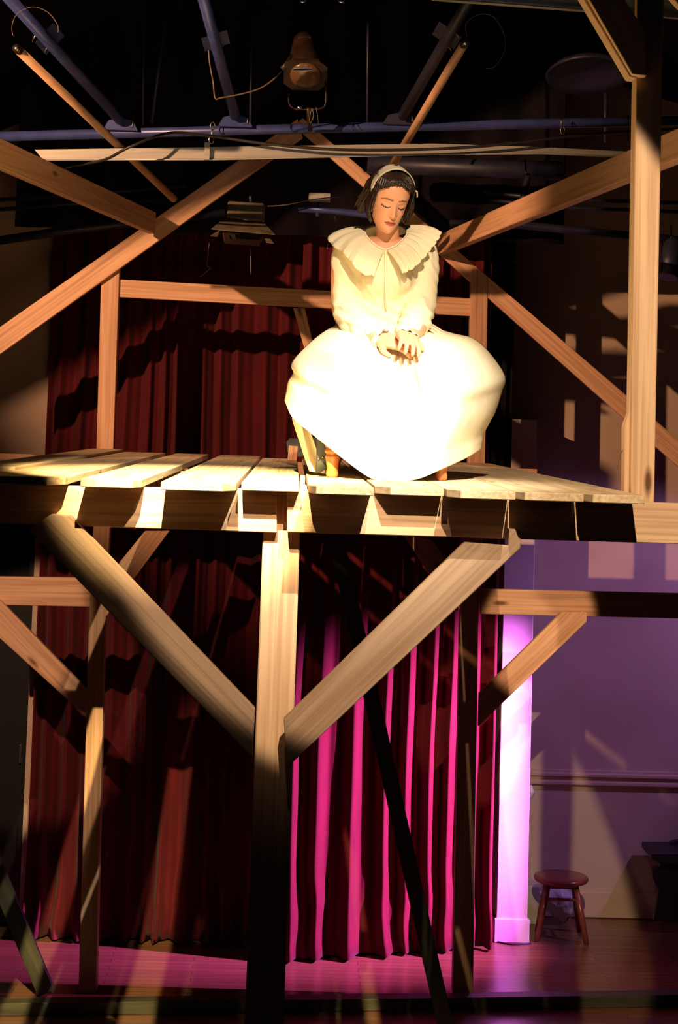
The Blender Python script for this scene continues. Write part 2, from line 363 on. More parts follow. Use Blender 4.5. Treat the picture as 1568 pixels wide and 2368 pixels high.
# ------------------------------------------------------------------ the timber platform
plat = empty('timber_platform', (at(640, 2300, 5.6).x, 5.6, 0))
tag(plat, 'tall timber platform of pine posts, braces and pale deck boards under the seated woman', 'platform')
FY = 5.50     # front face of the front beams
PLANK_PX_S = F/5.30
def plank(xa, xb, Yf, Yb, cutl=0.0, cutr=0.0, dz=0.0, th=0.024, mname='deck', name='deck_board'):
    # deck board lying along Y from Yf to Yb with clipped front corners
    c = 0.075
    pts = [(xa, Yb), (xb, Yb)]
    pts += [(xb, Yf+c), (xb-cutr, Yf)] if cutr else [(xb, Yf)]
    pts += [(xa+cutl, Yf), (xa, Yf+c)] if cutl else [(xa, Yf)]
    n = len(pts); v = [Vector((x, y, DECK+dz-th)) for x, y in pts]+[Vector((x, y, DECK+dz)) for x, y in pts]
    mw = frame(Vector((xa, Yf, DECK)), Vector((0, 1, 0)), Vector((0, 0, 1)))
    return mesh_obj(name, v, [list(range(n)), list(range(n, 2*n))]+[[i, (i+1) % n, n+(i+1) % n, n+i] for i in range(n)], M[mname], plat, mw=mw, bevel=0.002)
def fx(px, Yv=5.3): return at(px, 1125, Yv).x
YB = 9.63
plank(fx(-170), fx(-40), 5.9, YB, dz=0.012)
plank(fx(-60), fx(140), 5.34, YB, 0, 0.045)
plank(fx(184), fx(322), 5.32, YB, 0, 0.02)
plank(fx(374), fx(545), 5.26, YB-0.05, 0, 0.035)
plank(fx(556), fx(693), 5.40, YB-0.55, 0, 0)
plank(fx(714), fx(864), 5.28, YB-0.3, 0.022, 0)
plank(fx(872), fx(1032), 5.38, YB-0.25, 0.045, 0)
plank(fx(1036), fx(1190), 5.27, YB-0.2, 0.035, 0)
plank(fx(1194), fx(1347), 5.27, YB-0.2, 0.022, 0)
plank(fx(1351), fx(1484), 5.25, YB-0.2, 0.018, 0)
# front beams, post and braces
def dbeam(pts, Y, t, mname='pine', name='front_beam'): return poly(name, pts, Y, t, M[mname], plat)
dbeam([(-40, 1121), (640, 1131), (640, 1232), (-40, 1209)], FY, 0.038, name='beam')
dbeam([(664, 1131), (1640, 1167), (1640, 1260), (664, 1231)], FY-0.035, 0.06, name='beam')
# under the deck the joists rest on the front beam top
for px_ in (600, 640):
    pass
poly('post', [(612, 1132), (697, 1136), (624, 3330), (530, 3332)], FY+0.039, 0.10, M['pine'], plat, bevel=0.004)
poly('brace', [(118, 1189), (163, 1193), (590, 1640), (583, 1752), (66, 1226)], FY-0.04, 0.038, M['darker'], plat)
poly('brace', [(1075, 1254), (1176, 1262), (1176, 1223), (1204, 1224), (1204, 1268), (664, 1775), (656, 1664)], FY-0.076, 0.038, M['darker'], plat, axis=(0, 6))
# blocks in the centre gap
box('spacer_block', (fx(697), 5.52, DECK-0.06), (fx(711), 5.66, DECK-0.01), M['pine'], plat, bevel=0.002)
box('spacer_block', (fx(697), 6.1, DECK-0.06), (fx(710), 6.2, DECK+0.004), M['frame'], plat, bevel=0.002)
# middle and rear joists carrying the boards
board('joist', (fx(-40), 7.3, DECK-0.096), (fx(1440), 7.3, DECK-0.096), 0.14, 0.038, M['pine'], plat)
BY = 9.70
pL = at(243, 1045, BY); pR = at(1106, 1075, BY)
board('joist', (pL.x-0.55, YB-0.03, DECK-0.096), (pR.x+0.3, YB-0.03, DECK-0.096), 0.14, 0.038, M['frame'], plat)
# rear posts, full height from sill to rafters
poly('post', [(235, 598), (278, 562), (262, 1045), (223, 1045)], BY, 0.089, M['frame'], plat)
poly('post', [(223, 1045), (262, 1045), (242, 1470), (222, 2308), (181, 2308), (205, 1460)], BY, 0.089, M['frame'], plat, axis=(4, 5))
poly('post', [(1090, 606), (1129, 641), (1122, 1075), (1083, 1075)], BY, 0.089, M['frame'], plat)
poly('post', [(1083, 1075), (1122, 1075), (1106, 1450), (1094, 2300), (1047, 2300), (1064, 1450)], BY, 0.089, M['frame'], plat, axis=(4, 5))
# sill on the floor
sA = atz(-60, 2345, 0.0); sB = atz(1640, 2322, 0.0)
sill = board('sill', Vector((sA.x, sA.y, 0.032)), Vector((sB.x, sB.y, 0.032)), 0.06, 0.09, M['blackwood'], plat, n=Vector((0, 0, 1)).cross(sB-sA).normalized())
# side frames at lower level: beams and knee braces
poly('beam', [(-60, 1333), (262, 1337), (250, 1404), (-60, 1398)], BY+0.03, 0.038, M['frame'], plat)
poly('brace', [(0, 1388), (204, 1598), (201, 1650), (180, 1640), (-40, 1440), (-40, 1360)], BY-0.01, 0.038, M['frame'], plat, axis=(0, 1))
poly('beam', [(1108, 1362), (1640, 1374), (1640, 1432), (1112, 1420)], BY+0.03, 0.038, M['frame'], plat)
poly('brace', [(1298, 1417), (1357, 1416), (1357, 1438), (1106, 1680), (1108, 1604)], BY-0.01, 0.038, M['frame'], plat, axis=(0, 4))
# upper knee braces between rear joist and posts
poly('brace', [(932, 1236), (1000, 1250), (1068, 1352), (1062, 1412), (1050, 1412)], BY+0.02, 0.038, M['frame'], plat, axis=(0, 4))
poly('brace', [(392, 1228), (335, 1228), (236, 1350), (240, 1425), (246, 1425)], BY+0.02, 0.038, M['frame'], plat, axis=(0, 4))

# the roof frame at the rear
roof = empty('roof_frame', at(695, 500, BY)); roof.location.z = DECK
tag(roof, 'gabled roof frame of orange-lit rafters rising behind the woman', 'roof frame')
poly('rafter', [(688, 275), (700, 318), (-60, 862), (-60, 798)], BY-0.035, 0.038, M['frame'], roof)
poly('rafter', [(692, 273), (712, 262), (1092, 606), (1640, 1146), (1640, 1080), (1160, 658), (745, 292)][0:0] or
     [(680, 290), (700, 272), (1640, 1078), (1640, 1142)], BY+0.004, 0.034, M['frame'], roof)
poly('collar_tie', [(274, 646), (1094, 690), (1094, 731), (274, 687)], BY+0.02, 0.038, M['frame'], roof)
poly('brace', [(678, 712), (705, 713), (738, 850), (716, 850)], BY+0.025, 0.038, M['frame'], roof)
pA = at(352, 516, BY-0.09); pB = at(-45, 328, 7.0)
board('purlin', pA, Vector((pB.x, pB.y, pA.z)), 0.115, 0.038, M['frame'], roof)
pA = at(1022, 566, BY-0.09); pB = at(1600, 320, 5.85)
board('purlin', pA, Vector((pB.x, pB.y, pA.z-0.01)), 0.105, 0.045, M['frame'], roof)

# corner post at right with knee braces
PY = 5.545
cp = empty('corner_post', (at(1480, 1160, PY).x, PY+0.04, DECK-0.03))
tag(cp, 'tall pine corner post at the right end of the platform, half lit', 'post')
poly('post_face', [(1474, -40), (1536, -40), (1513, 1164), (1459, 1162)], PY, 0.038, M['pine'], cp)
poly('backing_board', [(1468, 165), (1490, 165), (1500, 1166), (1443, 1163), (1444, 985), (1455, 955)], PY+0.039, 0.05, M['pine'], cp, axis=(1, 2))
poly('knee_brace', [(1345, -30), (1425, -30), (1494, 74), (1496, 176), (1462, 172)], PY-0.04, 0.038, M['pine'], cp, axis=(0, 4))
poly('knee_brace', [(1333, -30), (1350, -30), (1472, 180), (1456, 178)], PY-0.02, 0.07, M['pine'], cp, axis=(0, 3))
poly('knee_brace', [(1532, -30), (1570, -30), (1640, 60), (1640, 85)], PY+0.03, 0.05, M['pine'], cp)

# leaning black plank
lpA = at(770, 1215, 8.55); lpB = atz(1046, 2440, 0.0); lpB = Vector((at(1050, 2420, 8.7).x, 8.7, 0.03))
tag(board('leaning_plank', lpA, lpB, 0.074, 0.035, M['blackwood']), 'black stained plank leaning diagonally from under the deck to the floor', 'plank')
l2 = board('leaning_plank', at(-60, 1890, 9.6), Vector((at(112, 2190, 9.62).x, 9.62, 0.02)), 0.09, 0.035, M['blackwood'])
tag(l2, 'black stained plank slanting to the floor at the far left corner', 'plank')
# small upright cleat and dark case behind the deck, left of the skirt
wb0 = at(676, 1060, 8.55); tag(board('wooden_block', Vector((wb0.x, 8.55, DECK+.002)), Vector((wb0.x+.004, 8.55, at(677, 1031, 8.55).z)), 0.044, 0.04, M['frame']), 'short upright orange wood block at the rear deck edge by the chair', 'block')
# ------------------------------------------------------------------ overhead pipes and battens
def pipe(name, pts, Ys, r, m, label, cat='pipe', group=None, seg=16):
    P = [at(x, y, Y) for (x, y), Y in zip(pts, Ys)]
    o = tube(name, P, r, M[m], None, seg)
    return tag(o, label, cat, group)
PYY = 8.0
main = pipe('lighting_pipe', [(-40, 317), (640, 299), (1200, 287), (1620, 279)], [8.0]*4, 0.0225, 'bluepipe', 'navy blue lighting pipe crossing the whole width above the roof peak')
def flange(px, py, Y, parent, dx=40, m='bluepipe'):
    c = at(px, py, Y)
    v = [(-.078, -.012), (.078, -.012), (.055, .030), (.02, .040), (-.02, .040), (-.055, .030)]
    V = [c+Vector((x, -.026, z)) for x, z in v]+[c+Vector((x, .026, z)) for x, z in v]; n = 6
    o = mesh_obj('clamp_plate', V, [list(range(n)), list(range(n, 2*n))]+[[i, (i+1) % n, n+(i+1) % n, n+i] for i in range(n)], M[m], parent, bevel=0.002)
    tube('bolt', [c+Vector((.052, -.028, -.0)), c+Vector((.052, -.028, .055))], 0.0035, M['steel'], parent, 8)
flange(280, 297, 7.98, main); flange(545, 289, 7.98, main); flange(925, 284, 7.98, main, m='darkpipe')
def ubolt(px, py, Y, r, d, parent):
    c = at(px, py, Y); d = Vector(d).normalized(); s = d.cross(Vector((0, 1, 0))).normalized(); n = s.cross(d)
    pts = [c+s*(r*math.cos(a))-Vector((0, 1, 0))*r*math.sin(a)*0.9-d*0.006*math.sin(a) for a in [math.pi*k/12 for k in range(13)]]
    tube('u_bolt', pts, 0.0030, M['steel'], parent, 8)
def cross_pipe(pts, Ys, label, plate, ub, m='bluepipe'):
    o = pipe('lighting_pipe', pts, Ys, 0.0235, m, label)
    d = at(*pts[1], Ys[1])-at(*pts[0], Ys[0])
    for x, y, Y in ub: ubolt(x, y, Y, 0.027, d, o)
    if plate:
        x, y, Y = plate; c = at(x, y, Y); dn = d.normalized(); s = dn.cross(Vector((0, 1, 0))).normalized()
        nn = s.cross(dn).normalized()
        V = [c+dn*a+s*b+Vector((0, 1, 0))*(0.034+k) for k in (0, .006) for a, b in ((-.055, -.055), (.055, -.055), (.055, .055), (-.055, .055))]
        mesh_obj('clamp_plate', V, [(0, 1, 2, 3), (4, 5, 6, 7), (0, 1, 5, 4), (1, 2, 6, 5), (2, 3, 7, 6), (3, 0, 4, 7)], M[m], o)
    return o
cross_pipe([(8, -18), (277, 277)], [6.9, 7.93], 'navy pipe running diagonally from top left corner, tan pole beside it', (112, 86, 7.35), [(86, 86, 7.33), (114, 112, 7.42)])
cross_pipe([(466, -20), (544, 268)], [6.9, 7.93], 'navy pipe dropping steeply to the main pipe, left of the bronze lamp', (498, 90, 7.3), [(495, 82, 7.3), (502, 112, 7.4)])
cross_pipe([(1108, -40), (931, 268)], [6.8, 7.93], 'near-black pipe slanting down to the left beside the right tan pole', (1035, 78, 7.2), [(1048, 78, 7.2), (1030, 108, 7.3)], 'darkpipe')
def pole(pts, Ys, label):
    o = pipe('wooden_pole', pts, Ys, 0.0175, 'poletan', label, 'pole')
    a = at(*pts[0], Ys[0]); b = at(*pts[1], Ys[1]); d = (a-b).normalized()
    tube('end_cap', [a-d*0.002, a+d*0.03], 0.0165, M['lampbody'], o, 12)
    tube('end_ring', [a+d*0.028, a+d*0.036], 0.014, M['steel'], o, 12)
    return o
pole([(45, 118), (402, 460)], [6.9, 8.6], 'tan wooden pole hanging diagonally at upper left')
pole([(1072, 104), (905, 386)], [6.9, 8.3], 'tan wooden pole slanting down to the woman\'s headband')
def wire(name, px, Y, r, label, m='rubber', k=10):
    Ys = Y if hasattr(Y, '__len__') else [Y]*len(px)
    P = smooth_curve([at(x, y, yy) for (x, y), yy in zip(px, Ys)], k)
    return tag(tube(name, P, r, M[m], None, 8), label, 'cable')
M['wirebrown'] = mat('brown wire', (0.10, 0.07, 0.045), 0.5)
wire('safety_cable', [(30, 82), (28, 60), (40, 32), (75, 16), (110, 28), (132, 55), (135, 75)], 6.88, 0.0016, 'thin wire loop above the left tan pole', 'wirebrown')
wire('safety_cable', [(1080, 85), (1078, 55), (1105, 34), (1140, 38), (1166, 80), (1166, 120), (1145, 153), (1125, 158)], 6.88, 0.0016, 'thin wire loop curling right of the right tan pole', 'wirebrown')
wire('lamp_cable', [(482, 105), (485, 145), (493, 190), (498, 227), (512, 226), (560, 217), (600, 205), (632, 184), (650, 165)], 7.6, 0.0034, 'brown lamp cable sagging from the navy pipe to the bronze lamp', 'wirebrown')
wire('power_cable', [(60, 420), (150, 388), (240, 370), (300, 340), (390, 308), (480, 314), (620, 333), (760, 345), (900, 347), (1060, 342), (1200, 330), (1350, 312), (1480, 303), (1620, 296)], [8.2, 8.0, 7.8, 7.7, 7.76, 7.80] + [7.80]*8, 0.0065, 'thick black cable draped along the aluminium batten')
# aluminium batten
bat = empty('aluminium_batten', at(784, 355, 7.92))
tag(bat, 'long grey aluminium batten slung under the navy main pipe', 'batten')
poly('web', [(80, 346), (500, 340), (1000, 332), (1250, 340), (1640, 360), (1640, 372), (1250, 356), (1000, 357), (500, 368), (100, 370)], 7.86, 0.01, M['alu'], bat, bevel=0, axis=(0, 2))
tube('lower_lip', [at(x, y, 7.855) for x, y in ((100, 370), (500, 369), (1000, 357), (1250, 355), (1640, 371))], 0.004, M['alu'], bat, 8)
box('hanger_clip', tuple(at(472, 369, 7.835)-Vector((0, 0, 0))), tuple(at(486, 330, 7.85)), M['alu'], bat)
ch = empty('hanging_chain', at(490, 310, 7.9)); tag(ch, 'short steel chain hooking the batten to the navy pipe', 'chain')
def link(parent, px, py, Y, r, rot, nm='chain_link', m='steel'):
    c = at(px, py, Y); pts = [c+Vector((math.cos(a)*r*0.6*math.cos(rot), math.cos(a)*r*0.6*math.sin(rot), math.sin(a)*r)) for a in [2*math.pi*k/14 for k in range(15)]]
    tube(nm, pts, 0.0022, M[m], parent, 6)
link(ch, 492, 292, 7.93, 0.018, 0.3); link(ch, 491, 308, 7.93, 0.018, 1.3); link(ch, 489, 323, 7.93, 0.018, 0.2)
ch2 = empty('hanging_chain', at(1300, 295, 7.9)); tag(ch2, 'dull steel chain ring hanging from the pipe near the right post', 'chain')
link(ch2, 1299, 283, 7.93, 0.016, 1.2); link(ch2, 1301, 301, 7.93, 0.017, 0.2)
# top right batten
tb = poly('ceiling_batten', [(980, -30), (1640, -30), (1640, 46), (1000, -2)], 6.6, 0.03, M['alu'], None, axis=(2, 3))
tag(tb, 'grey metal batten crossing the top right corner behind the knee brace', 'batten')
tube('lower_lip', [at(985, -4, 6.59), at(1640, 45, 6.59)], 0.004, M['alu'], tb, 8)
for i, (x, lab) in enumerate(((700, 'left of two small steel hooks at the very top edge'), (789, 'right of two small steel hooks at the very top edge'))):
    c = [at(x+7*math.cos(a), -4+9*math.sin(a), 6.5) for a in [math.pi*k/8 for k in range(-1, 10)]]
    tag(tube('steel_hook', c, 0.003, M['steel'], None, 8), lab, 'hook')
# further dark pipes
dark = [([(-40, 465), (150, 452), (430, 430)], 'thin black pipe crossing the left wall, uppermost of three'),
        ([(-40, 488), (150, 472), (400, 462)], 'thin black pipe crossing the left wall, middle of three'),
        ([(-40, 562), (150, 534), (520, 492)], 'thicker black pipe crossing the left wall, lowest of three'),
        ([(1120, 445), (1290, 462), (1620, 470)], 'thin black pipe across the right wall under the purlin'),
        ([(1130, 462), (1290, 480), (1620, 492)], 'thin black pipe just under another on the right wall'),
        ([(1040, 518), (1200, 520), (1400, 540), (1620, 560)], 'thick black pipe across the right wall with steel bolts')]
for i, (p, lab) in enumerate(dark):
    pipe('rigging_pipe', p, [9.75 if i < 5 else 10.0]*len(p), 0.011 if i in (0, 1, 3, 4) else 0.024, 'darkpipe', lab)
pipe('rigging_pipe', [(850, 380), (1180, 392), (1300, 395)], [9.6]*3, 0.05, 'darkpipe', 'fat black duct behind the woman\'s head, under the batten')
for x, t, b, lab in ((333, -30, 290, 'left of the thin vertical rods above the navy pipe'), (582, -30, 285, 'thin vertical rod just left of the bronze lamp'), (852, -30, 285, 'thin vertical rod right of the bronze lamp')):
    pipe('drop_rod', [(x, t), (x-3, b)], [8.8, 8.8], 0.006, 'darkpipe', lab, 'rod')
pipe('drop_rod', [(392, -30), (350, 285)], [8.8, 8.8], 0.009, 'darkpipe', 'slanting rod between the two left navy pipes', 'rod')
sp = pipe('stub_pipe', [(690, 482), (760, 486), (860, 498), (930, 503)], [9.0]*4, 0.0185, 'bluepipe', 'short navy stub pipe ending left of the woman\'s head')
tube('pipe_collar', [at(735, 485, 9.0)-Vector((0, 0, .035)), at(735, 485, 9.0)+Vector((0, 0, .035))], 0.010, M['bluepipe'], sp)
board('bracket', at(714, 456, 9.02), at(764, 458, 9.02), 0.045, 0.02, M['alu'], sp)
wire('lamp_cable', [(615, 477), (660, 474), (720, 462), (790, 454)], 8.9, 0.003, 'thin dark cable running right from the barn door lamp', 'wirebrown')
wire('hanging_wire', [(775, 500), (776, 525), (768, 545), (758, 565), (757, 577)], 8.9, 0.0014, 'fine pale wire hanging by the woman\'s left-hand shoulder', 'lamppale')
wire('hanging_wire', [(484, 560), (481, 595), (479, 615), (487, 620), (478, 628), (463, 640)], 8.9, 0.0016, 'fine wire with a loop hanging under the barn door lamp', 'lamppale')
wire('hanging_wire', [(579, 575), (580, 600), (580, 635)], 8.9, 0.0022, 'straight wire hanging right under the barn door lamp', 'lamppale')
wire('hanging_wire', [(1440, 1040), (1432, 1060), (1428, 1085), (1433, 1100)], 5.6, 0.0012, 'short thread hanging off the corner post near its foot', 'wirebrown')

# ------------------------------------------------------------------ bronze lamp on the navy pipe
def ring_loft(name, rings, m, parent, smooth=True, caps=True):
    V = []; Fc = []; n = len(rings[0])
    for r in rings: V += [Vector(p) for p in r]
    for i in range(len(rings)-1):
        for k in range(n): Fc.append((i*n+k, i*n+(k+1) % n, (i+1)*n+(k+1) % n, (i+1)*n+k))
    if caps: Fc += [tuple(range(n)), tuple(range((len(rings)-1)*n, len(rings)*n))]
    return mesh_obj(name, V, Fc, m, parent, smooth=smooth)
lamp = empty('stage_lamp', at(716, 292, 7.9)); tag(lamp, 'bronze spherical-lens stage lamp pointing down on its yoke above the roof peak', 'stage lamp')
LY = 7.85
dirn = (at(706, 262, LY-0.24)-at(703, 100, LY+0.1)).normalized()
c0 = at(705, 92, LY+0.10); sx = Vector((1, 0, 0)); sy = dirn.cross(sx).normalized()
def circ(c, r, n=28, rx=1.0): return [c+sx*math.cos(2*math.pi*k/n)*r*rx+sy*math.sin(2*math.pi*k/n)*r for k in range(n)]
ring_loft('housing', [circ(c0+dirn*h, r) for h, r in ((0, .03), (.01, .052), (.07, .060), (.12, .066), (.15, .072), (.17, .078), (.24, .080), (.25, .074))], M['lampbody'], lamp)
box('top_box', tuple(c0+Vector((-.03, -.085, -.17))), tuple(c0+Vector((.03, -.03, .0))), M['lampbody'], lamp, bevel=0.004)
def octo(c, r):
    return [c+sx*r*x+sy*r*y for x, y in ((-1, -.5), (-.6, -.85), (.6, -.85), (1, -.5), (1, .5), (.6, .85), (-.6, .85), (-1, .5))]
ce = c0+dirn*0.25
fr_ = ring_loft('colour_frame', [octo(ce, .094), octo(ce+dirn*.014, .094)], M['lampbody'], lamp, smooth=False)
ring_loft('lens', [circ(ce+dirn*h, r) for h, r in ((.012, .070), (.020, .064), (.030, .045), (.035, .02))], M['glass'], fr_)
board('filter_slot', at(678, 161, LY-.16), at(722, 160, LY-.16), .012, .004, M['steel'], lamp)
yk = smooth_curve([at(668, 215, LY-.06), at(669, 240, LY-.05), at(682, 251, LY-.05), at(712, 253, LY-.05), at(744, 250, LY-.05), at(753, 238, LY-.05), at(753, 200, LY-.06), at(748, 155, LY-.05)], 6)
tube('yoke', yk, 0.004, M['lampbody'], lamp)
tube('yoke_bolt', [at(687, 249, LY-.06), at(698, 249, LY-.06)], 0.006, M['steel'], lamp)
tube('clamp', [at(714, 250, LY-.05), at(715, 280, LY), at(718, 300, LY+.1)], 0.010, M['lampbody'], lamp)
tube('safety_loop', smooth_curve([at(721, 250, LY-.07), at(716, 275, LY-.08), at(719, 284, LY-.08), at(725, 268, LY-.08), at(722, 250, LY-.07)]), 0.0015, M['lamppale'], lamp, 6)
tube('safety_loop', smooth_curve([at(731, 248, LY-.07), at(735, 270, LY-.08), at(736, 290, LY)]), 0.0015, M['lamppale'], lamp, 6)
tube('connector', [at(652, 160, LY-.1), at(664, 148, LY-.1), at(676, 130, LY-.05)], 0.012, M['rubber'], lamp)
# the little pale tick mark on the housing
tube('painted_mark', [at(691, 131, LY-.02), at(697, 137, LY-.02), at(699, 116, LY-.02)], 0.0022, M['lamppale'], lamp, 6)

# ------------------------------------------------------------------ flood lamp with barn doors
fl = empty('flood_lamp', at(568, 470, 8.75)); tag(fl, 'grey flood lamp with open barn doors hanging behind the left rafter', 'stage lamp')
def quad3(name, pts, t, m, parent):
    P = [at(x, y, Y) for x, y, Y in pts]; nrm = (P[1]-P[0]).cross(P[3]-P[0]).normalized()*t; n = len(P)
    V = P+[p+nrm for p in P]
    return mesh_obj(name, V, [list(range(n)), list(range(n, 2*n))]+[[i, (i+1) % n, n+(i+1) % n, n+i] for i in range(n)], m, parent)
v8 = [at(527, 464, 8.72), at(612, 470, 8.72), at(609, 512, 8.66), at(524, 503, 8.66)]
mesh_obj('housing', v8+[p+Vector((0, .16, 0.0)) for p in v8], [(0, 1, 2, 3), (4, 5, 6, 7), (0, 1, 5, 4), (1, 2, 6, 5), (2, 3, 7, 6), (3, 0, 4, 7)], M['lamppale'], fl, bevel=0.008)
bd = quad3('barn_door', [(521, 503, 8.655), (609, 513, 8.655), (636, 542, 8.5), (488, 529, 8.5)], 0.003, M['lamppale'], fl)
quad3('barn_door', [(509, 531, 8.62), (514, 538, 8.62), (503, 547, 8.52), (486, 545, 8.52)], 0.003, M['lamppale'], fl)
quad3('barn_door', [(608, 540, 8.62), (616, 541, 8.62), (633, 562, 8.52), (616, 560, 8.52)], 0.003, M['lamppale'], fl)
quad3('reflector_box', [(515, 532, 8.70), (610, 541, 8.70), (600, 556, 8.68), (520, 550, 8.68)], 0.05, M['lampbody'], fl)
tube('hinge_rod', [at(518, 503, 8.65), at(611, 513, 8.65)], 0.0025, M['steel'], fl, 8)
tube('clamp', [at(580, 468, 8.78), at(578, 445, 8.8), at(585, 425, 8.85)], 0.008, M['darkpipe'], fl)
# dark dish and stem at upper right, and dark lamps by the right edge
dish = lathe('dish_lamp', at(1360, 160, 9.4), [(0.02, 0.05), (0.10, 0.03), (0.19, 0.0), (0.225, -0.035), (0.22, -0.045), (0.17, -0.02), (0.03, 0.0)], M['darkpipe'], None, 36, Vector((0, 0.28, 1)))
tag(dish, 'large dark round dish lamp high in front of the right wall', 'lamp')
tube('stem', [at(1401, 215, 9.42), at(1400, 330, 9.42)], 0.011, M['darkpipe'], dish)
for px_, py_, lab in ((1552, 590, 'black can lamp at the right frame edge beside the corner post'), (1215, 440, 'small black lamp on the right wall pipe, nearest the woman')):
    rr_ = 0.05 if px_ > 1500 else 0.02
    q = lathe('can_lamp', at(px_, py_, 8.9), [(rr_*.5, .09), (rr_*.9, .06), (rr_, -.02), (rr_*1.05, -.12), (rr_*.9, -.12)], M['darkpipe'], None, 20, Vector((0.2, 0.3, 1)))
    tag(q, lab, 'stage lamp'); tube('yoke', [at(px_, py_, 8.9)+Vector((0, 0, .08)), at(px_, py_-70, 8.95)], 0.005, M['darkpipe'], q)

# unseen lamp added off stage right; its panel keeps magenta off right wall
wl = empty('added_wing_lamp', WING); tag(wl, 'added unseen black lamp off stage right, its panel blocking light from the right wall', 'stage lamp')
dz_ = lambda a: Vector((-math.cos(math.radians(a)), math.sin(math.radians(a)), 0))
bA = Vector(WING)+dz_(28.2)*.48; bB = Vector(WING)+dz_(100)*.30
board('barn_door', bA, bB, .80, .004, M['blackcloth'], wl, n=(bB-bA).cross(Vector((0, 0, 1))).normalized(), bevel=0)  # added panel out of view, shapes the magenta beam
aim_ = (Vector((0.95, 10.6, 1.05))-Vector(WING)).normalized()
lathe('housing', Vector(WING)-aim_*.26, [(.05, 0), (.09, .02), (.10, .12), (.10, .245), (.092, .245), (.088, .03)], M['lampbody'], wl, 24, aim_)
tube('stand', [Vector(WING)-aim_*.16-Vector((0, 0, .09)), Vector((WING[0]+.15, WING[1]-.07, 0))], .017, M['darkpipe'], wl)
# ------------------------------------------------------------------ floor things at right
stl = empty('wooden_stool', Vector((at(1295, 2180, 10.93).x, 10.93, 0))); tag(stl, 'round dark red wooden stool beside the pale pier', 'stool')
SH = at(1294, 2024, 10.93).z; cx = stl.location.x; cy = 10.93
lathe('seat', (cx, cy, SH-0.036), [(0.02, 0), (0.135, 0.0), (0.155, 0.008), (0.161, 0.020), (0.157, 0.031), (0.145, 0.036), (0.02, 0.036)], M['stool'], stl, 40)
feet = [(-.152, -.10), (.135, -.12), (-.118, .12), (.135, .13)]
tops = [(-.082, -.06), (.076, -.065), (-.07, .07), (.08, .07)]
for (a, b), (c, d) in zip(feet, tops):
    tube('leg', [(cx+c, cy+d, SH-0.03), (cx+(a*.6+c*.4), cy+(b*.6+d*.4), (SH-.03)*.4), (cx+a, cy+b, 0.0)], [0.015, 0.0185, 0.0155], M['stool'], stl, 14)
def legp(i, z):
    t = 1-z/(SH-.03); return Vector((cx+lerp(tops[i][0], feet[i][0], t), cy+lerp(tops[i][1], feet[i][1], t), z))
for i, j, z in ((0, 1, .235), (2, 3, .265), (0, 2, .20), (1, 3, .20)):
    tube('stretcher', [legp(i, z), legp(j, z)], 0.0085, M['stool'], stl, 10)
bx_ = at(1222, 2160, 11.15)
tag(box('cardboard_box', (bx_.x-0.02, 11.19, 0), (bx_.x+0.07, 11.34, 0.225), M['card'], bevel=0.004), 'small beige box half hidden behind the pale pier', 'box')
def bag_fn(u, vv):
    a = 2*math.pi*u; r = math.sin(math.pi*min(vv*0.93+0.04, 1))
    r *= 0.105*(1+0.25*noise.noise(Vector((math.cos(a)*2, math.sin(a)*2, vv*4)))+0.12*noise.noise(Vector((math.cos(a)*7, math.sin(a)*7, vv*9))))
    c = at(1294, 2150, 11.18)
    return Vector((c.x+math.cos(a)*r*(1.0)+0.055*(1-vv)-.03, 11.22+math.sin(a)*r*0.7, 0.012+0.245*vv**0.9+0.02*noise.noise(Vector((u*6, vv*6, 2)))))
tag(grid('plastic_bag', bag_fn, 64, 40, M['plastic'], thick=0.002), 'crumpled white plastic bag on the floor behind the stool', 'bag')
kc = at(1228, 1832, WY+.05)
def knob_fn(u, vv):
    a = 2*math.pi*u; r = 0.022*math.sin(math.pi*vv)*(1+0.4*noise.noise(Vector((math.cos(a)*1.5, math.sin(a)*1.5, vv*3))))
    return kc+Vector((math.cos(a)*r, math.sin(a)*r, 0.045-0.09*vv))
tag(grid('cloth_scrap', knob_fn, 20, 14, M['plastic']), 'small white scrap of cloth hooked on the edge of the pale pier', 'cloth')
bn = empty('wooden_bench', Vector((at(1560, 2130, 11.1).x, 11.15, 0))); tag(bn, 'dark carved wooden bench cut off by the right edge', 'bench')
BYY = 11.03
poly('seat', [(1506, 1973), (1700, 1973), (1700, 1998), (1530, 1998), (1506, 1986)], BYY, 0.30, M['darkwood'], bn, bevel=.004)
poly('end_panel', [(1527, 1996), (1600, 1996), (1612, 2128), (1512, 2130), (1524, 2060), (1510, 2030), (1508, 2012), (1526, 2004)], BYY+.02, 0.05, M['darkwood'], bn, bevel=.004)
poly('back_rest', [(1546, 1973), (1551, 1948), (1568, 1943), (1700, 1943), (1700, 1973)], BYY+.22, 0.04, M['darkwood'], bn, bevel=.004)
cc = [atz(1118, 2172, .004), atz(1150, 2178, .004), atz(1185, 2184, .004), atz(1228, 2181, .004)]
tag(tube('floor_cable', smooth_curve(cc), 0.005, mat('violet cable', (0.12, 0.10, 0.3), .4) if False else M['darkpipe'], None, 8), 'dark cable on the floor between curtain hem and stool', 'cable')

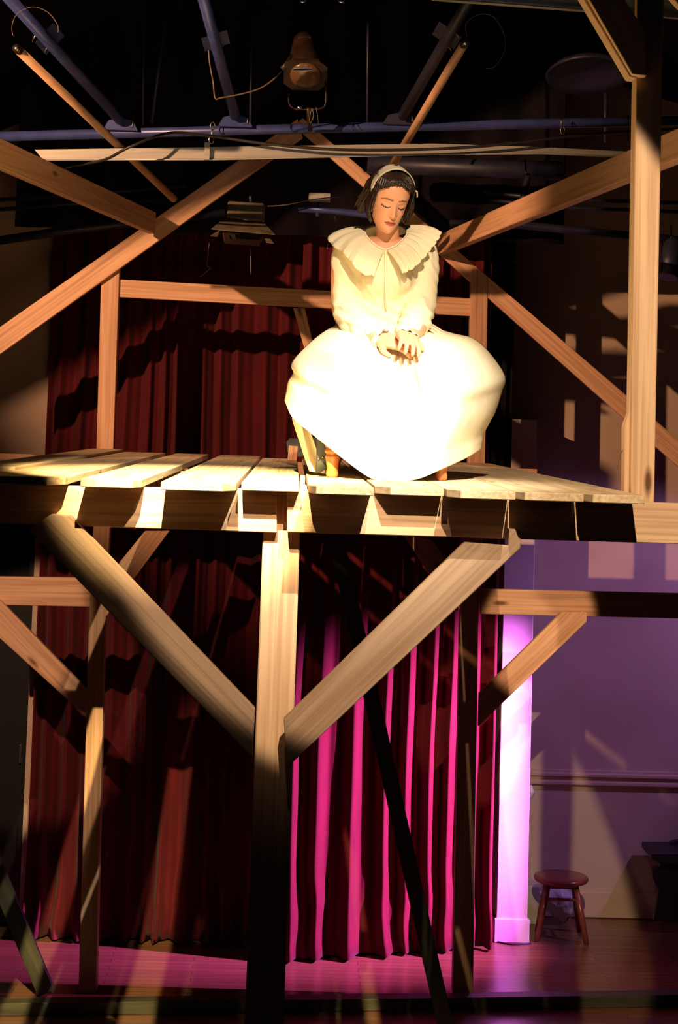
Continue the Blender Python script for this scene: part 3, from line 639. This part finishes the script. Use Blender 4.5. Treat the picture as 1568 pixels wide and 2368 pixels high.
# ------------------------------------------------------------------ the armchair
chair = empty('armchair', (at(895, 1100, 6.3).x, 6.35, DECK)); tag(chair, 'dark green leather chair with turned wooden legs under the woman', 'chair')
chx0 = at(768, 1100, 6.15).x; chx1 = at(1020, 1100, 6.15).x; cm = (chx0+chx1)/2
def turned(x, y, h, sc=1.0):
    p = [(.012, 0), (.019, .004), (.021, .012), (.019, .03), (.0215, .05), (.025, .066), (.026, .072), (.020, .076), (.028, .084), (.028, .092), (.022, .096), (.027, .104), (.027, .112), (.020, .118), (.026, .135), (.027, h)]
    return lathe('leg', (x, y, DECK), [(r*sc, z) for r, z in p], M['chairwood'], chair, 24)
for x, y in ((chx0, 6.15), (chx1, 6.15), (chx0+.02, 6.62), (chx1-.02, 6.62)): turned(x, y, 0.2)
box('seat', (chx0-.035, 6.13, DECK+.2), (chx1+.035, 6.66, DECK+.40), M['upholstery'], chair, bevel=0.02)
def apron_fn(u, vv):
    x = lerp(chx0-.055, chx1+.03, u); dip = 0.17*G(u-.0, .22)+.12*G(u-.95, .2)
    return Vector((x, 6.175+0.02*vv, DECK+.21-vv*(0.03+dip)))
ap = grid('apron', apron_fn, 60, 6, M['upholstery'], chair, thick=0.012)
for k in range(14):
    u = 0.02+k*0.03; p = apron_fn(u, 0.75)+Vector((0, -.010, 0))
    lathe('stud', p, [(.001, 0), (.0045, 0.001), (.003, .004), (.0005, .005)], M['brass'], ap, 8, Vector((0, -1, 0)))
bL = at(783, 720, 6.7).x; bR = at(985, 720, 6.7).x; bm_ = (bL+bR)/2
board('backrest', (bm_, 6.66, DECK+.38), (bm_, 6.74, at(783, 700, 6.7).z), bR-bL-.03, .05, M['upholstery'], chair, n=Vector((0, 1, 0)), bevel=.012)
bp_ = at(779, 740, 6.68)
for sgn in (-1, 1):
    board('back_upright', (bm_+sgn*(bR-bL)/2, 6.65, DECK+.2), (bm_+sgn*(bR-bL)/2, 6.75, at(783, 692, 6.7).z), .018, .03, M['lamppale'], chair)
case = poly('dark_case', [(662, 1022), (670, 1013), (735, 1012), (735, 1058), (690, 1057), (664, 1045)], 9.0, 0.12, M['upholstery'], None)
tag(case, 'dark case standing at the rear deck edge behind the chair', 'case')

# ------------------------------------------------------------------ the seated woman
PD = 6.45
def P(px, py, d=0.0): return at(px, py, PD+d)
SKIN = (0.72, 0.37, 0.24); LIP = (0.42, 0.11, 0.08)
class Raw:
    def __init__(s): s.v = []; s.f = []
    def add(s, V, Fc):
        n = len(s.v); s.v += [Vector(p) for p in V]; s.f += [tuple(i+n for i in f) for f in Fc]
    def tube(s, pts, r, seg=14, k=5, cap=True):
        pts = [Vector(p) for p in pts]
        n = len(pts); Q = smooth_curve(pts, k); R = []
        for i in range(n-1):
            for j in range(k): R.append(lerp(r[i], r[i+1], j/k))
        R.append(r[-1])
        if cap:   # rounded ends
            d0 = (Q[0]-Q[1]).normalized(); d1 = (Q[-1]-Q[-2]).normalized()
            Q = [Q[0]+d0*R[0]*.92, Q[0]+d0*R[0]*.6]+Q+[Q[-1]+d1*R[-1]*.6, Q[-1]+d1*R[-1]*.92]
            R = [R[0]*.35, R[0]*.8]+R+[R[-1]*.8, R[-1]*.35]
        s.add(*tube_data(Q, R, seg))
    def rings(s, rows, seg=36, p=2.0):
        # rows: centre, half width, half depth
        V = []; Fc = []
        for c, wx, wy in rows:
            for k in range(seg):
                a = 2*math.pi*k/seg; ca, sa = math.cos(a), math.sin(a)
                V.append(Vector(c)+Vector((math.copysign(abs(ca)**(2/p), ca)*wx, math.copysign(abs(sa)**(2/p), sa)*wy, 0)))
        n = len(rows)
        for i in range(n-1):
            for k in range(seg): Fc.append((i*seg+k, i*seg+(k+1) % seg, (i+1)*seg+(k+1) % seg, (i+1)*seg+k))
        Fc += [tuple(range(seg)), tuple(range((n-1)*seg, n*seg))]; s.add(V, Fc)
    def build(s, name, m, voxel, smooth_it=0):
        o = mesh_obj(name, s.v, s.f, m, None, smooth=True)
        r = o.modifiers.new('r', 'REMESH'); r.mode = 'VOXEL'; r.voxel_size = voxel; r.use_smooth_shade = True
        if smooth_it:
            q = o.modifiers.new('s', 'SMOOTH'); q.factor = 0.5; q.iterations = smooth_it
        dg = bpy.context.evaluated_depsgraph_get(); ev = o.evaluated_get(dg)
        me = bpy.data.meshes.new_from_object(ev); me.name = name
        old = o.data; o.modifiers.clear(); o.data = me; bpy.data.meshes.remove(old)
        for p in me.polygons: p.use_smooth = True
        if not me.materials: me.materials.append(m)
        return o
# --- head
HC = P(900, 465, -.13)
HR = Matrix.Rotation(math.radians(16), 4, 'Z') @ Matrix.Rotation(math.radians(5), 4, 'Y') @ Matrix.Rotation(math.radians(23), 4, 'X')
HM = Matrix.Translation(HC) @ HR @ Matrix.Scale(0.87, 4)
HMI = HM.inverted()
HEAD = [(-.119, .010, .066, -.045), (-.114, .024, .076, -.020), (-.104, .035, .083, .005), (-.088, .046, .085, .030), (-.068, .055, .085, .055), (-.045, .061, .085, .072),
        (-.02, .0665, .084, .086), (.01, .071, .084, .095), (.04, .074, .088, .100), (.065, .073, .085, .098), (.088, .066, .073, .086), (.106, .052, .054, .066), (.119, .032, .031, .04), (.126, .008, .006, .01)]
def face_disp(x, z):
    ax = abs(x); d = 0.0
    # nose
    if z < .02 and z > -.06:
        t = min(1, max(0, (.018-z)/.052)); h = .004+.021*t**1.25; sig = .0075+.004*t
        fall = 1.0 if z > -.036 else max(0, 1-((-.036-z)/.010)**2) if z > -.046 else 0
        d += h*G(x, sig)*fall
    d += .007*G(ax-.0125, .006)*G(z+.037, .007)
    d -= .010*G(ax-.031, .014)*G(z-.005, .011)
    d += .0085*G(ax-.031, .0125)*G(z+.003, .0085)
    d += .0040*G(ax-.028, .020)*G(z-.022, .008)
    d -= .003*G(x, .008)*G(z-.014, .008)
    d += .0065*G(ax-.042, .020)*G(z+.028, .018)
    d += .0065*G(x, .015)*G(z+.0625, .0042)*(1-.18*G(x, .004))
    d += .0075*G(x, .0125)*G(z+.0745, .0050)
    d -= .0045*G(x, .017)*G(z+.0685, .0020)
    d -= .004*G(x, .014)*G(z+.085, .005)
    d += .008*G(x, .016)*G(z+.102, .011)
    return d
def head_pt(u, vv, off=0.0):
    a = 2*math.pi*u; z = lerp(-.119, .126, vv)
    wx, f, b = interp(HEAD, z); ca, sa = math.cos(a), math.sin(a)
    x = math.copysign(abs(ca)**.92, ca)*(wx+off); ye = -f if sa > 0 else b
    yc = 0.0
    y = (ye-math.copysign(off, f))*abs(sa)**.92 if sa > 0 else (b+off)*abs(sa)**.92
    if z < -.085 and sa <= 0: y = b*abs(sa)
    if sa > 0: y -= face_disp(x, z)*min(1, sa*2.2)
    return Vector((x, y, z))
R = Raw(); NU, NV = 220, 200
V = [HM @ head_pt(i/NU, j/NV) for j in range(NV+1) for i in range(NU)]
Fc = [(j*NU+i, j*NU+(i+1) % NU, (j+1)*NU+(i+1) % NU, (j+1)*NU+i) for j in range(NV) for i in range(NU)]
Fc += [tuple(range(NU)), tuple(range(NV*NU, (NV+1)*NU))]
R.add(V, Fc)
for sx_ in (-1, 1):   # ears
    e = [HM @ Vector((sx_*(.066+.007*math.sin(t)), .012+.012*math.cos(t), -.012+.026*math.sin(t))) for t in [2*math.pi*k/12 for k in range(13)]]
    R.tube(e, [.0055]*13, 8, 2); R.tube([HM @ Vector((sx_*.060, .010, -.03)), HM @ Vector((sx_*.066, .012, .012))], [.010, .012], 8, 3)
# --- neck, torso
R.tube([HM @ Vector((0, .028, -.03)), P(896, 535, -.075), P(893, 575, -.03)], [.044, .040, .052], 20, 6)
R.rings([(P(892, 549, -.015), .060, .050), (P(892, 556, -.012), .105, .070), (P(892, 566, -.012), .145, .088), (P(892, 590, -.006), .155, .100), (P(890, 640, .02), .140, .098),
         (P(890, 700, .04), .115, .085), (P(890, 750, .05), .135, .095), (P(890, 800, .05), .165, .115), (P(890, 832, .05), .15, .10)])
# --- arms (her right arm is at picture left)
WL = P(878, 786, -.25); WRr = P(936, 780, -.265)
R.tube([P(797, 577, 0), P(792, 650, -.02), P(794, 728, -.03), P(835, 765, -.16), WL], [.044, .043, .036, .034, .024], 14, 6)
R.tube([P(972, 577, 0), P(976, 650, -.02), P(972, 722, -.04), P(965, 760, -.17), WRr], [.040, .038, .034, .032, .024], 14, 6)
# --- hands with five fingers each
def hand(wrist, fdir, ndir, thumb_side, spread, curls, lens):
    f = Vector(fdir).normalized(); n = Vector(ndir); n = (n-f*n.dot(f)).normalized(); s = f.cross(n).normalized()*thumb_side
    # palm: five short metacarpal tubes merge into one pad
    for k in range(4):
        o = (k-1.5)*.0175
        R.tube([wrist+s*(-o*.55)+f*.004, wrist+f*.035-s*o*.9+n*.002, wrist+f*.076-s*o], [.0175, .0155, .0115], 10, 4)
    for k in range(4):
        o = (k-1.5)*.0178; b = wrist+f*.076-s*o; L = lens[k]; r = .0092-.0006*(k == 3)
        d = (f-s*(k-1.5)*spread).normalized(); pts = [b]; ang = 0; p = b
        for seg_l, cv in zip((.45, .31, .24), curls[k]):
            ang += cv; dd = d*math.cos(ang)-n*math.sin(ang); p = p+dd*L*seg_l; pts.append(p)
        R.tube(pts, [r, r*.96, r*.88, r*.74], 10, 4)
    tb = wrist+f*.022+s*.026; td = (f*.62+s*.72-n*.25).normalized()
    R.tube([wrist+f*.012+s*.012, tb, tb+td*.032, tb+td*.032+(f*.85+s*.25-n*.3).normalized()*.028], [.016, .0135, .0105, .0085], 10, 4)
# lower hand: palm up-ish, fingers pointing to picture right
hand(WL, (0.80, -.52, -.13), (0.12, -.70, .72), 1, .06, [(.2, .35, .3), (.15, .3, .3), (.2, .35, .3), (.25, .4, .3)], [.068, .076, .070, .055])
hand(WRr+Vector((0.0, -.01, .006)), (.10, -.80, -.22), (0.25, -.85, .35), -1, .10, [(.2, .4, .4), (.15, .4, .4), (.2, .45, .4), (.25, .5, .4)], [.068, .076, .070, .055])
# --- legs and feet under the skirt
for hx, kx, axp in ((852, 780, 862), (932, 1035, 932)):
    kn = P(kx, 868, -.20); an = P(axp, 1065, -.20)
    R.tube([P(hx, 808, .03), P((hx+kx)/2, 840, -.09), kn, (kn+an)/2+Vector((0, .01, 0)), an], [.075, .066, .048, .042, .030], 16, 6)
    ft = Vector((an.x, an.y-.02, DECK+.035))
    R.tube([an, ft, ft+Vector((0, -.09, -.008)), ft+Vector((0, -.15, -.015))], [.030, .033, .028, .018], 14, 5)
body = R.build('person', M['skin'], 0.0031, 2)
# skin tone attribute: lips, brows, lash lines, pale blue lids
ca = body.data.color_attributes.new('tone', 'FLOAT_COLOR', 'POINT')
def mixc(a, b, t): t = max(0, min(1, t)); return tuple(lerp(x, y, t) for x, y in zip(a, b))
for i, v in enumerate(body.data.vertices):
    c = SKIN; l = HMI @ v.co
    if abs(l.x) < .09 and l.y < -.03 and -.13 < l.z < .12:
        ax = abs(l.x); x, z = l.x, l.z
        c = mixc(c, (.74, .30, .20), .5*G(ax-.044, .016)*G(z+.028, .016))
        lipw = max(0, 1-(x/.0235)**2)
        top = -.0685+.0085*lipw**.7*(1-.25*G(x, .004)); bot = -.0685-.0115*lipw**.6
        if abs(x) < .0235 and bot < z < top: c = LIP if abs(z+.0685) > .0016 else (.16, .03, .02)  # shade of the groove between the lips painted as a dark line
        zb = .0245+.0035*math.cos((ax-.034)/.022*1.5)-.0035*(max(0, ax-.045)/.01)
        if .012 < ax < .055 and abs(z-zb) < .0034*(1-.55*max(0, (ax-.03)/.025)): c = mixc(c, (.10, .04, .02), .85)
        ze = -.0075+.0060*((ax-.032)/.0165)**2
        if .0155 < ax < .0505:
            if abs(z-ze) < .0022+.0012*G(ax-.036, .01): c = (.018, .010, .010)
            elif ze < z < ze+.010: c = mixc(c, (.62, .36, .26), .5*(1-(z-ze)/.010))
            elif ze-.009 < z < ze and ax > .030: c = mixc(c, (.50, .50, .58), .55*(1-(ze-z)/.009))
        if .006 < ax < .012 and -.046 < z < -.041: c = mixc(c, (.2, .05, .03), .8)  # nostril shade painted on the skin
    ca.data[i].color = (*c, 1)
tag(body, 'seated woman in cream ruffled blouse and full white skirt, head bowed, hands in lap', 'person')

# --- hair
def in_face(l):
    # true inside the open face window
    zt = .092-6.5*l.x*l.x
    return l.y < -.004 and abs(l.x) < .078 and l.z < zt
def hair_pt(u, vv):
    a = 2*math.pi*u; z = lerp(-.085, .126, vv); p = head_pt(u, (z+.119)/.245); c = Vector((0, .005, .02))
    d = (p-c).normalized(); sa = math.sin(a)
    side = max(0, abs(math.cos(a))-.2)
    off = .008+.010*max(0, -sa)+.020*side*G(z+.02, .06)+.016*max(0, -sa)*G(z+.03, .07)+.006*G(z-.09, .05)
    strands = .0022*math.sin(a*46+6*noise.noise(Vector((a*2, z*14, 0))))+.004*noise.noise(Vector((a*3, z*22, 1)))
    return HM @ (p+d*(off+strands))
HU, HV = 260, 80
V = [hair_pt(i/HU, j/HV) for j in range(HV+1) for i in range(HU)]
Fc = []
for j in range(HV):
    for i in range(HU):
        q = (j*HU+i, j*HU+(i+1) % HU, (j+1)*HU+(i+1) % HU, (j+1)*HU+i)
        ctr = HMI @ ((V[q[0]]+V[q[2]])/2)
        if in_face(ctr): continue
        Fc.append(q)
Fc.append(tuple(range(HV*HU, (HV+1)*HU)))
RH = Raw(); hair = mesh_obj('hair', V, Fc, M['hair'], body, smooth=True)
sm = hair.modifiers.new('thickness', 'SOLIDIFY'); sm.thickness = 0.008; sm.offset = -1
# loose locks framing the face, curling out at the jaw
LV, LF = [], []
def addl(pts, r):
    Vt, Ft = tube_data(pts, r, 7); n = len(LV); LV.extend(Vt); LF.extend([tuple(i+n for i in f) for f in Ft])
rl = random.Random(11)
for k in range(170):
    s = -1 if k % 2 else 1; t = rl.random(); ang0 = rl.uniform(-.45, 1.0)
    top = Vector((s*rl.uniform(.0, .02), lerp(-.070, .03, t), lerp(.108, .126, t)))
    yy = lerp(.002, .08, t); wv = rl.uniform(.0, .014)
    if s < 0: endz = rl.uniform(-.085, -.02); ex = .080
    else: endz = rl.uniform(-.095, -.03); ex = .098
    p1 = Vector((s*(.052+rl.uniform(0, .006)), lerp(-.050, .04, t), .088+rl.uniform(-.006, .008)))
    p2 = Vector((s*(.080+.006*(s > 0)+wv*.4), yy, .045+rl.uniform(-.01, .01)))
    p3 = Vector((s*(ex+wv), yy+.012, .0+rl.uniform(-.01, .01)))
    p4 = Vector((s*(ex+wv*1.3+rl.uniform(-.008, .010)), yy+.03, endz))
    addl([HM @ q for q in smooth_curve([top, p1, p2, p3, p4], 5)], [lerp(.0045, .0018, i/20)*rl.uniform(.7, 1.2) for i in range(21)])
for k in range(44):   # wispy fringe swept off the forehead
    s = -1 if k % 2 else 1; x0 = rl.uniform(-.01, .05)
    a_ = Vector((s*x0*.5, -.070, .112)); b_ = Vector((s*(x0*.8+.012), -.080, .100-x0*.2)); c_ = Vector((s*(x0*.4+.050), -.052+x0*.25, .082-x0*.45)); d_ = Vector((s*.080, -.006, .04))
    addl([HM @ q for q in smooth_curve([a_, b_, c_, d_], 5)], [lerp(.004, .0018, i/15) for i in range(16)])
mesh_obj('hair_locks', LV, LF, M['hair'], hair, smooth=True)
# --- headband
def band_fn(u, vv):
    a = lerp(-.12, math.pi+.12, u)   # side to side over the crown
    wid = lerp(-.036, .036, vv)*(.35+.65*math.sin(max(0, min(math.pi, a))))
    r = .098+.003*math.sin(vv*math.pi)
    y = lerp(-.020, .014, math.sin(a)*0+.5)
    base = Vector((math.cos(a)*.088, -.012+wid+.010*math.sin(a), 0.043+math.sin(a)*.101))
    return HM @ base
hb = grid('headband', band_fn, 60, 8, M['band'], body, thick=0.004)
tube('headband_tail', smooth_curve([HM @ Vector((.086, .0, .055)), HM @ Vector((.104, .0, .058)), HM @ Vector((.110, .0, .044)), HM @ Vector((.114, .005, .034))]), [.003]*24+[.0015], M['band'], hb, 8)

# --- blouse: torso and full sleeves in one cloth
B = Raw()
B.rings([(P(892, 556, -.008), .118, .064), (P(892, 562, -.01), .150, .080), (P(892, 585, -.008), .170, .104), (P(890, 630, .0), .150, .118), (P(890, 668, .01), .140, .120), (P(890, 700, .03), .128, .108),
         (P(890, 728, .04), .140, .118), (P(890, 752, .05), .150, .125), (P(890, 775, .05), .13, .12)])
B.tube([P(806, 572, 0), P(799, 600, -.005), P(803, 650, -.02), P(806, 705, -.035), P(818, 740, -.10), P(848, 766, -.17), P(872, 785, -.225)],
       [.046, .054, .056, .058, .056, .050, .034], 20, 5)
B.tube([P(978, 570, 0), P(981, 600, -.005), P(977, 650, -.02), P(970, 705, -.04), P(962, 738, -.12), P(948, 762, -.18), P(938, 777, -.24)],
       [.046, .054, .056, .060, .058, .050, .034], 20, 5)
B.tube([P(868, 600, -.075), P(866, 640, -.080), P(870, 668, -.06)], [.045, .052, .04], 16, 5)
B.tube([P(922, 598, -.075), P(924, 640, -.080), P(918, 668, -.06)], [.045, .052, .04], 16, 5)
blouse = B.build('blouse', M['dress'], 0.0055, 5)
for v in blouse.data.vertices:
    c = v.co; nrm = v.normal
    f_ = .0045*noise.noise(Vector((c.x*30, c.y*12, c.z*9)))+.0030*noise.noise(Vector((c.x*60+c.z*30, c.y*30, c.z*22)))
    z_el = P(800, 735).z
    f_ += .004*G(c.z-z_el, .06)*math.sin(c.z*150+c.x*70)
    v.co = c+nrm*f_
bm = bmesh.new(); bm.from_mesh(blouse.data); nc = P(893, 548, -.015); zc0 = P(893, 579, -.1).z
def inneck(c):
    e = ((c.x-nc.x)/.077)**2+((c.y-nc.y)/.098)**2
    return e < 1 and c.z > zc0+.55*max(0, c.y-(nc.y-.09))*.6
bmesh.ops.delete(bm, geom=[v for v in bm.verts if inneck(v.co)], context='VERTS'); bm.to_mesh(blouse.data); bm.free()
blouse.parent = body
# neckline binding, cuffs, front placket
NK = [(892, 578, -.105), (872, 569, -.105), (856, 556, -.09), (845, 541, -.05), (845, 530, .01), (868, 522, .05), (895, 521, .06), (922, 522, .05), (938, 530, .01), (941, 541, -.05), (931, 555, -.09), (914, 569, -.105), (892, 578, -.105)]
tube('neck_binding', smooth_curve([P(*p) for p in NK], 6), .0035, M['dress'], blouse, 8)
for wr, dd in ((P(873, 785, -.232), (.6, -.5, -.2)), (P(938, 779, -.245), (0, -.6, -.35))):
    d = Vector(dd).normalized(); a1 = d.cross(Vector((0, 0, 1))).normalized(); b1 = d.cross(a1)
    def cuff_fn(u, vv, wr=wr, d=d, a1=a1, b1=b1):
        a = 2*math.pi*u; r = (.031+.010*vv)*(1+.10*vv*math.sin(a*9)+.05*math.sin(a*4)); return wr+d*(.028*vv)+a1*math.cos(a)*r+b1*math.sin(a)*r
    grid('cuff', cuff_fn, 60, 6, M['dress'], blouse, thick=.002)
# --- ruffled collar, two halves: picture left smooth, picture right pleated
def crv(tab, t):
    pts = [P(*p) for p in tab]; q = smooth_curve(pts, 12); x = t*(len(q)-1); i = min(int(x), len(q)-2); return q[i].lerp(q[i+1], x-i)
INL = [(889, 578, -.115), (872, 570, -.115), (855, 556, -.10), (844, 541, -.055), (844, 530, .01), (868, 522, .055), (893, 521, .065)]
OUL = [(866, 640, -.165), (838, 634, -.165), (815, 610, -.160), (794, 585, -.12), (768, 566, -.045), (775, 541, .06), (893, 552, .16)]
INR = [(894, 578, -.115), (914, 570, -.115), (930, 556, -.10), (941, 541, -.055), (939, 530, .01), (922, 522, .055), (893, 521, .065)]
OUR = [(929, 632, -.190), (952, 622, -.175), (975, 600, -.155), (992, 578, -.10), (1009, 552, -.03), (1000, 536, .06), (893, 552, .16)]
def half(INN, OUT, amp, freq, name, jag):
    def fn(u, vv):
        a = crv(INN, u); b = crv(OUT, u); m_ = vv
        ph = u*freq*2*math.pi+.9*math.sin(u*9); tri = math.asin(max(-1, min(1, math.sin(ph))))/1.5708
        b2 = b+(b-a)*jag*math.cos(ph)+(b-a)*.02*noise.noise(Vector((u*30, 0, 0)))
        p = a.lerp(b2, m_); out = Vector((p.x-P(892, 560).x, p.y-PD-.02, 0)).normalized()+Vector((0, -.5, .5))
        arch = .020*math.sin(math.pi*m_*.9)
        return p+out.normalized()*(amp*tri*m_**.7+arch)
    return grid(name, fn, 240, 14, M['dress'], blouse, thick=.0022)
half(INL, OUL, .0035, 7, 'collar_ruffle', .012)
half(INR, OUR, .0125, 11, 'collar_ruffle', .035)
tube('front_placket', smooth_curve([P(892, 580, -.128), P(892, 620, -.128), P(893, 670, -.125), P(895, 710, -.10)]), .0045, M['dress'], blouse, 8)

# --- skirt: Coons patches between waist, knees and hem
def pl(tab, t):
    Q = smooth_curve([Vector((a, b, 0)) for a, b in tab], 10); L_ = [0]
    for i in range(1, len(Q)): L_.append(L_[-1]+(Q[i]-Q[i-1]).length)
    x = t*L_[-1]; i = 0
    while i < len(Q)-2 and L_[i+1] < x: i += 1
    k = (x-L_[i])/max(1e-6, L_[i+1]-L_[i]); return Q[i].lerp(Q[i+1], k)
TOP = [(788, 748), (840, 744), (890, 742), (945, 744), (990, 744)]
HEM = [(659, 926), (677, 966), (712, 996), (762, 1036), (808, 1072), (852, 1103), (880, 1110), (930, 1112), (972, 1106), (1030, 1081), (1080, 1058), (1112, 1038)]
SL = [(788, 748), (752, 766), (718, 792), (684, 826), (674, 846), (679, 862), (668, 880), (664, 900), (659, 926)]
SR = [(990, 744), (1012, 760), (1050, 772), (1096, 784), (1134, 818), (1168, 870), (1160, 905), (1146, 950), (1122, 996), (1116, 1018), (1112, 1038)]
ct, chm, csl, csr = [[pl(T, i/100) for i in range(101)] for T in (TOP, HEM, SL, SR)]
def smp(c, t): x = t*100; i = min(int(x), 99); return c[i].lerp(c[i+1], x-i)
def coons(u, v):
    a = smp(ct, u)*(1-v)+smp(chm, u)*v+smp(csl, v)*(1-u)+smp(csr, v)*u
    b = Vector((788, 748, 0))*(1-u)*(1-v)+Vector((990, 744, 0))*u*(1-v)+Vector((659, 926, 0))*(1-u)*v+Vector((1112, 1038, 0))*u*v
    return a-b
def skirt_fn(u, v):
    q = coons(u, v); e = abs(2*u-1); prof_ = max(0, 1-e**2.6)**.62
    knee = .055*(G(u-.20, .14)+G(u-.80, .14))*G(v-.38, .30)
    fw = lerp(.05, .36, min(1, v*2.6)**.8)+.10*v
    dip = .045*G(u-.50, .14)*G(v-.22, .18)
    d = .02-(fw)*prof_-knee+dip
    fold = .010*math.sin(u*34+2.2*v+2.5*noise.noise(Vector((u*3, v*1.5, 4))))*min(1, v*1.5)*(1-e**4)
    fold += .014*noise.noise(Vector((u*7-v*2, v*2.0, 7)))*prof_
    fold += .022*G(u-(.60+.02*v), .007)*G(v-.42, .20)+.016*G(u-.54, .008)*G(v-.40, .14)+.018*G(u-(.80-.25*v), .03)*G(v-.75, .25)
    gat = .008*math.sin(u*90)*G(v, .09)
    return P(q.x, q.y, d+fold+gat)
skirt = grid('skirt', skirt_fn, 220, 150, M['dress'], body, thick=.003)
def skirt_back(u, v):
    q = coons(u, v); e = abs(2*u-1); prof_ = max(0, 1-e**2.6)**.62
    q = Vector((q.x, lerp(q.y, min(q.y, 985), v), 0))
    return P(q.x, q.y, .02+.16*prof_+.010*math.sin(u*30)*v*prof_)
grid('skirt_back', skirt_back, 90, 50, M['dress'], skirt, thick=.003)
# folds of cloth pulled out at the hip, picture right
def hip_fn(u, v):
    a = P(985+60*u, 740+38*u+18*v, -.02-.10*v+.012*math.sin(v*12)); return a
grid('hip_fold', hip_fn, 20, 16, M['dress'], skirt, thick=.003)
# petticoat hanging at the left of the chair
def pet_fn(u, v):
    xa = lerp(676, 694, v**1.2)+lerp(0, 22, max(0, v-.0)); xb = lerp(712, 757, v**1.3)
    return at(lerp(xa, xb, u), lerp(966, 1090, v)+6*u, 6.36+.02*math.sin(u*9+v*3)-.02*u)
grid('petticoat', pet_fn, 40, 40, M['dress'], skirt, thick=.003)
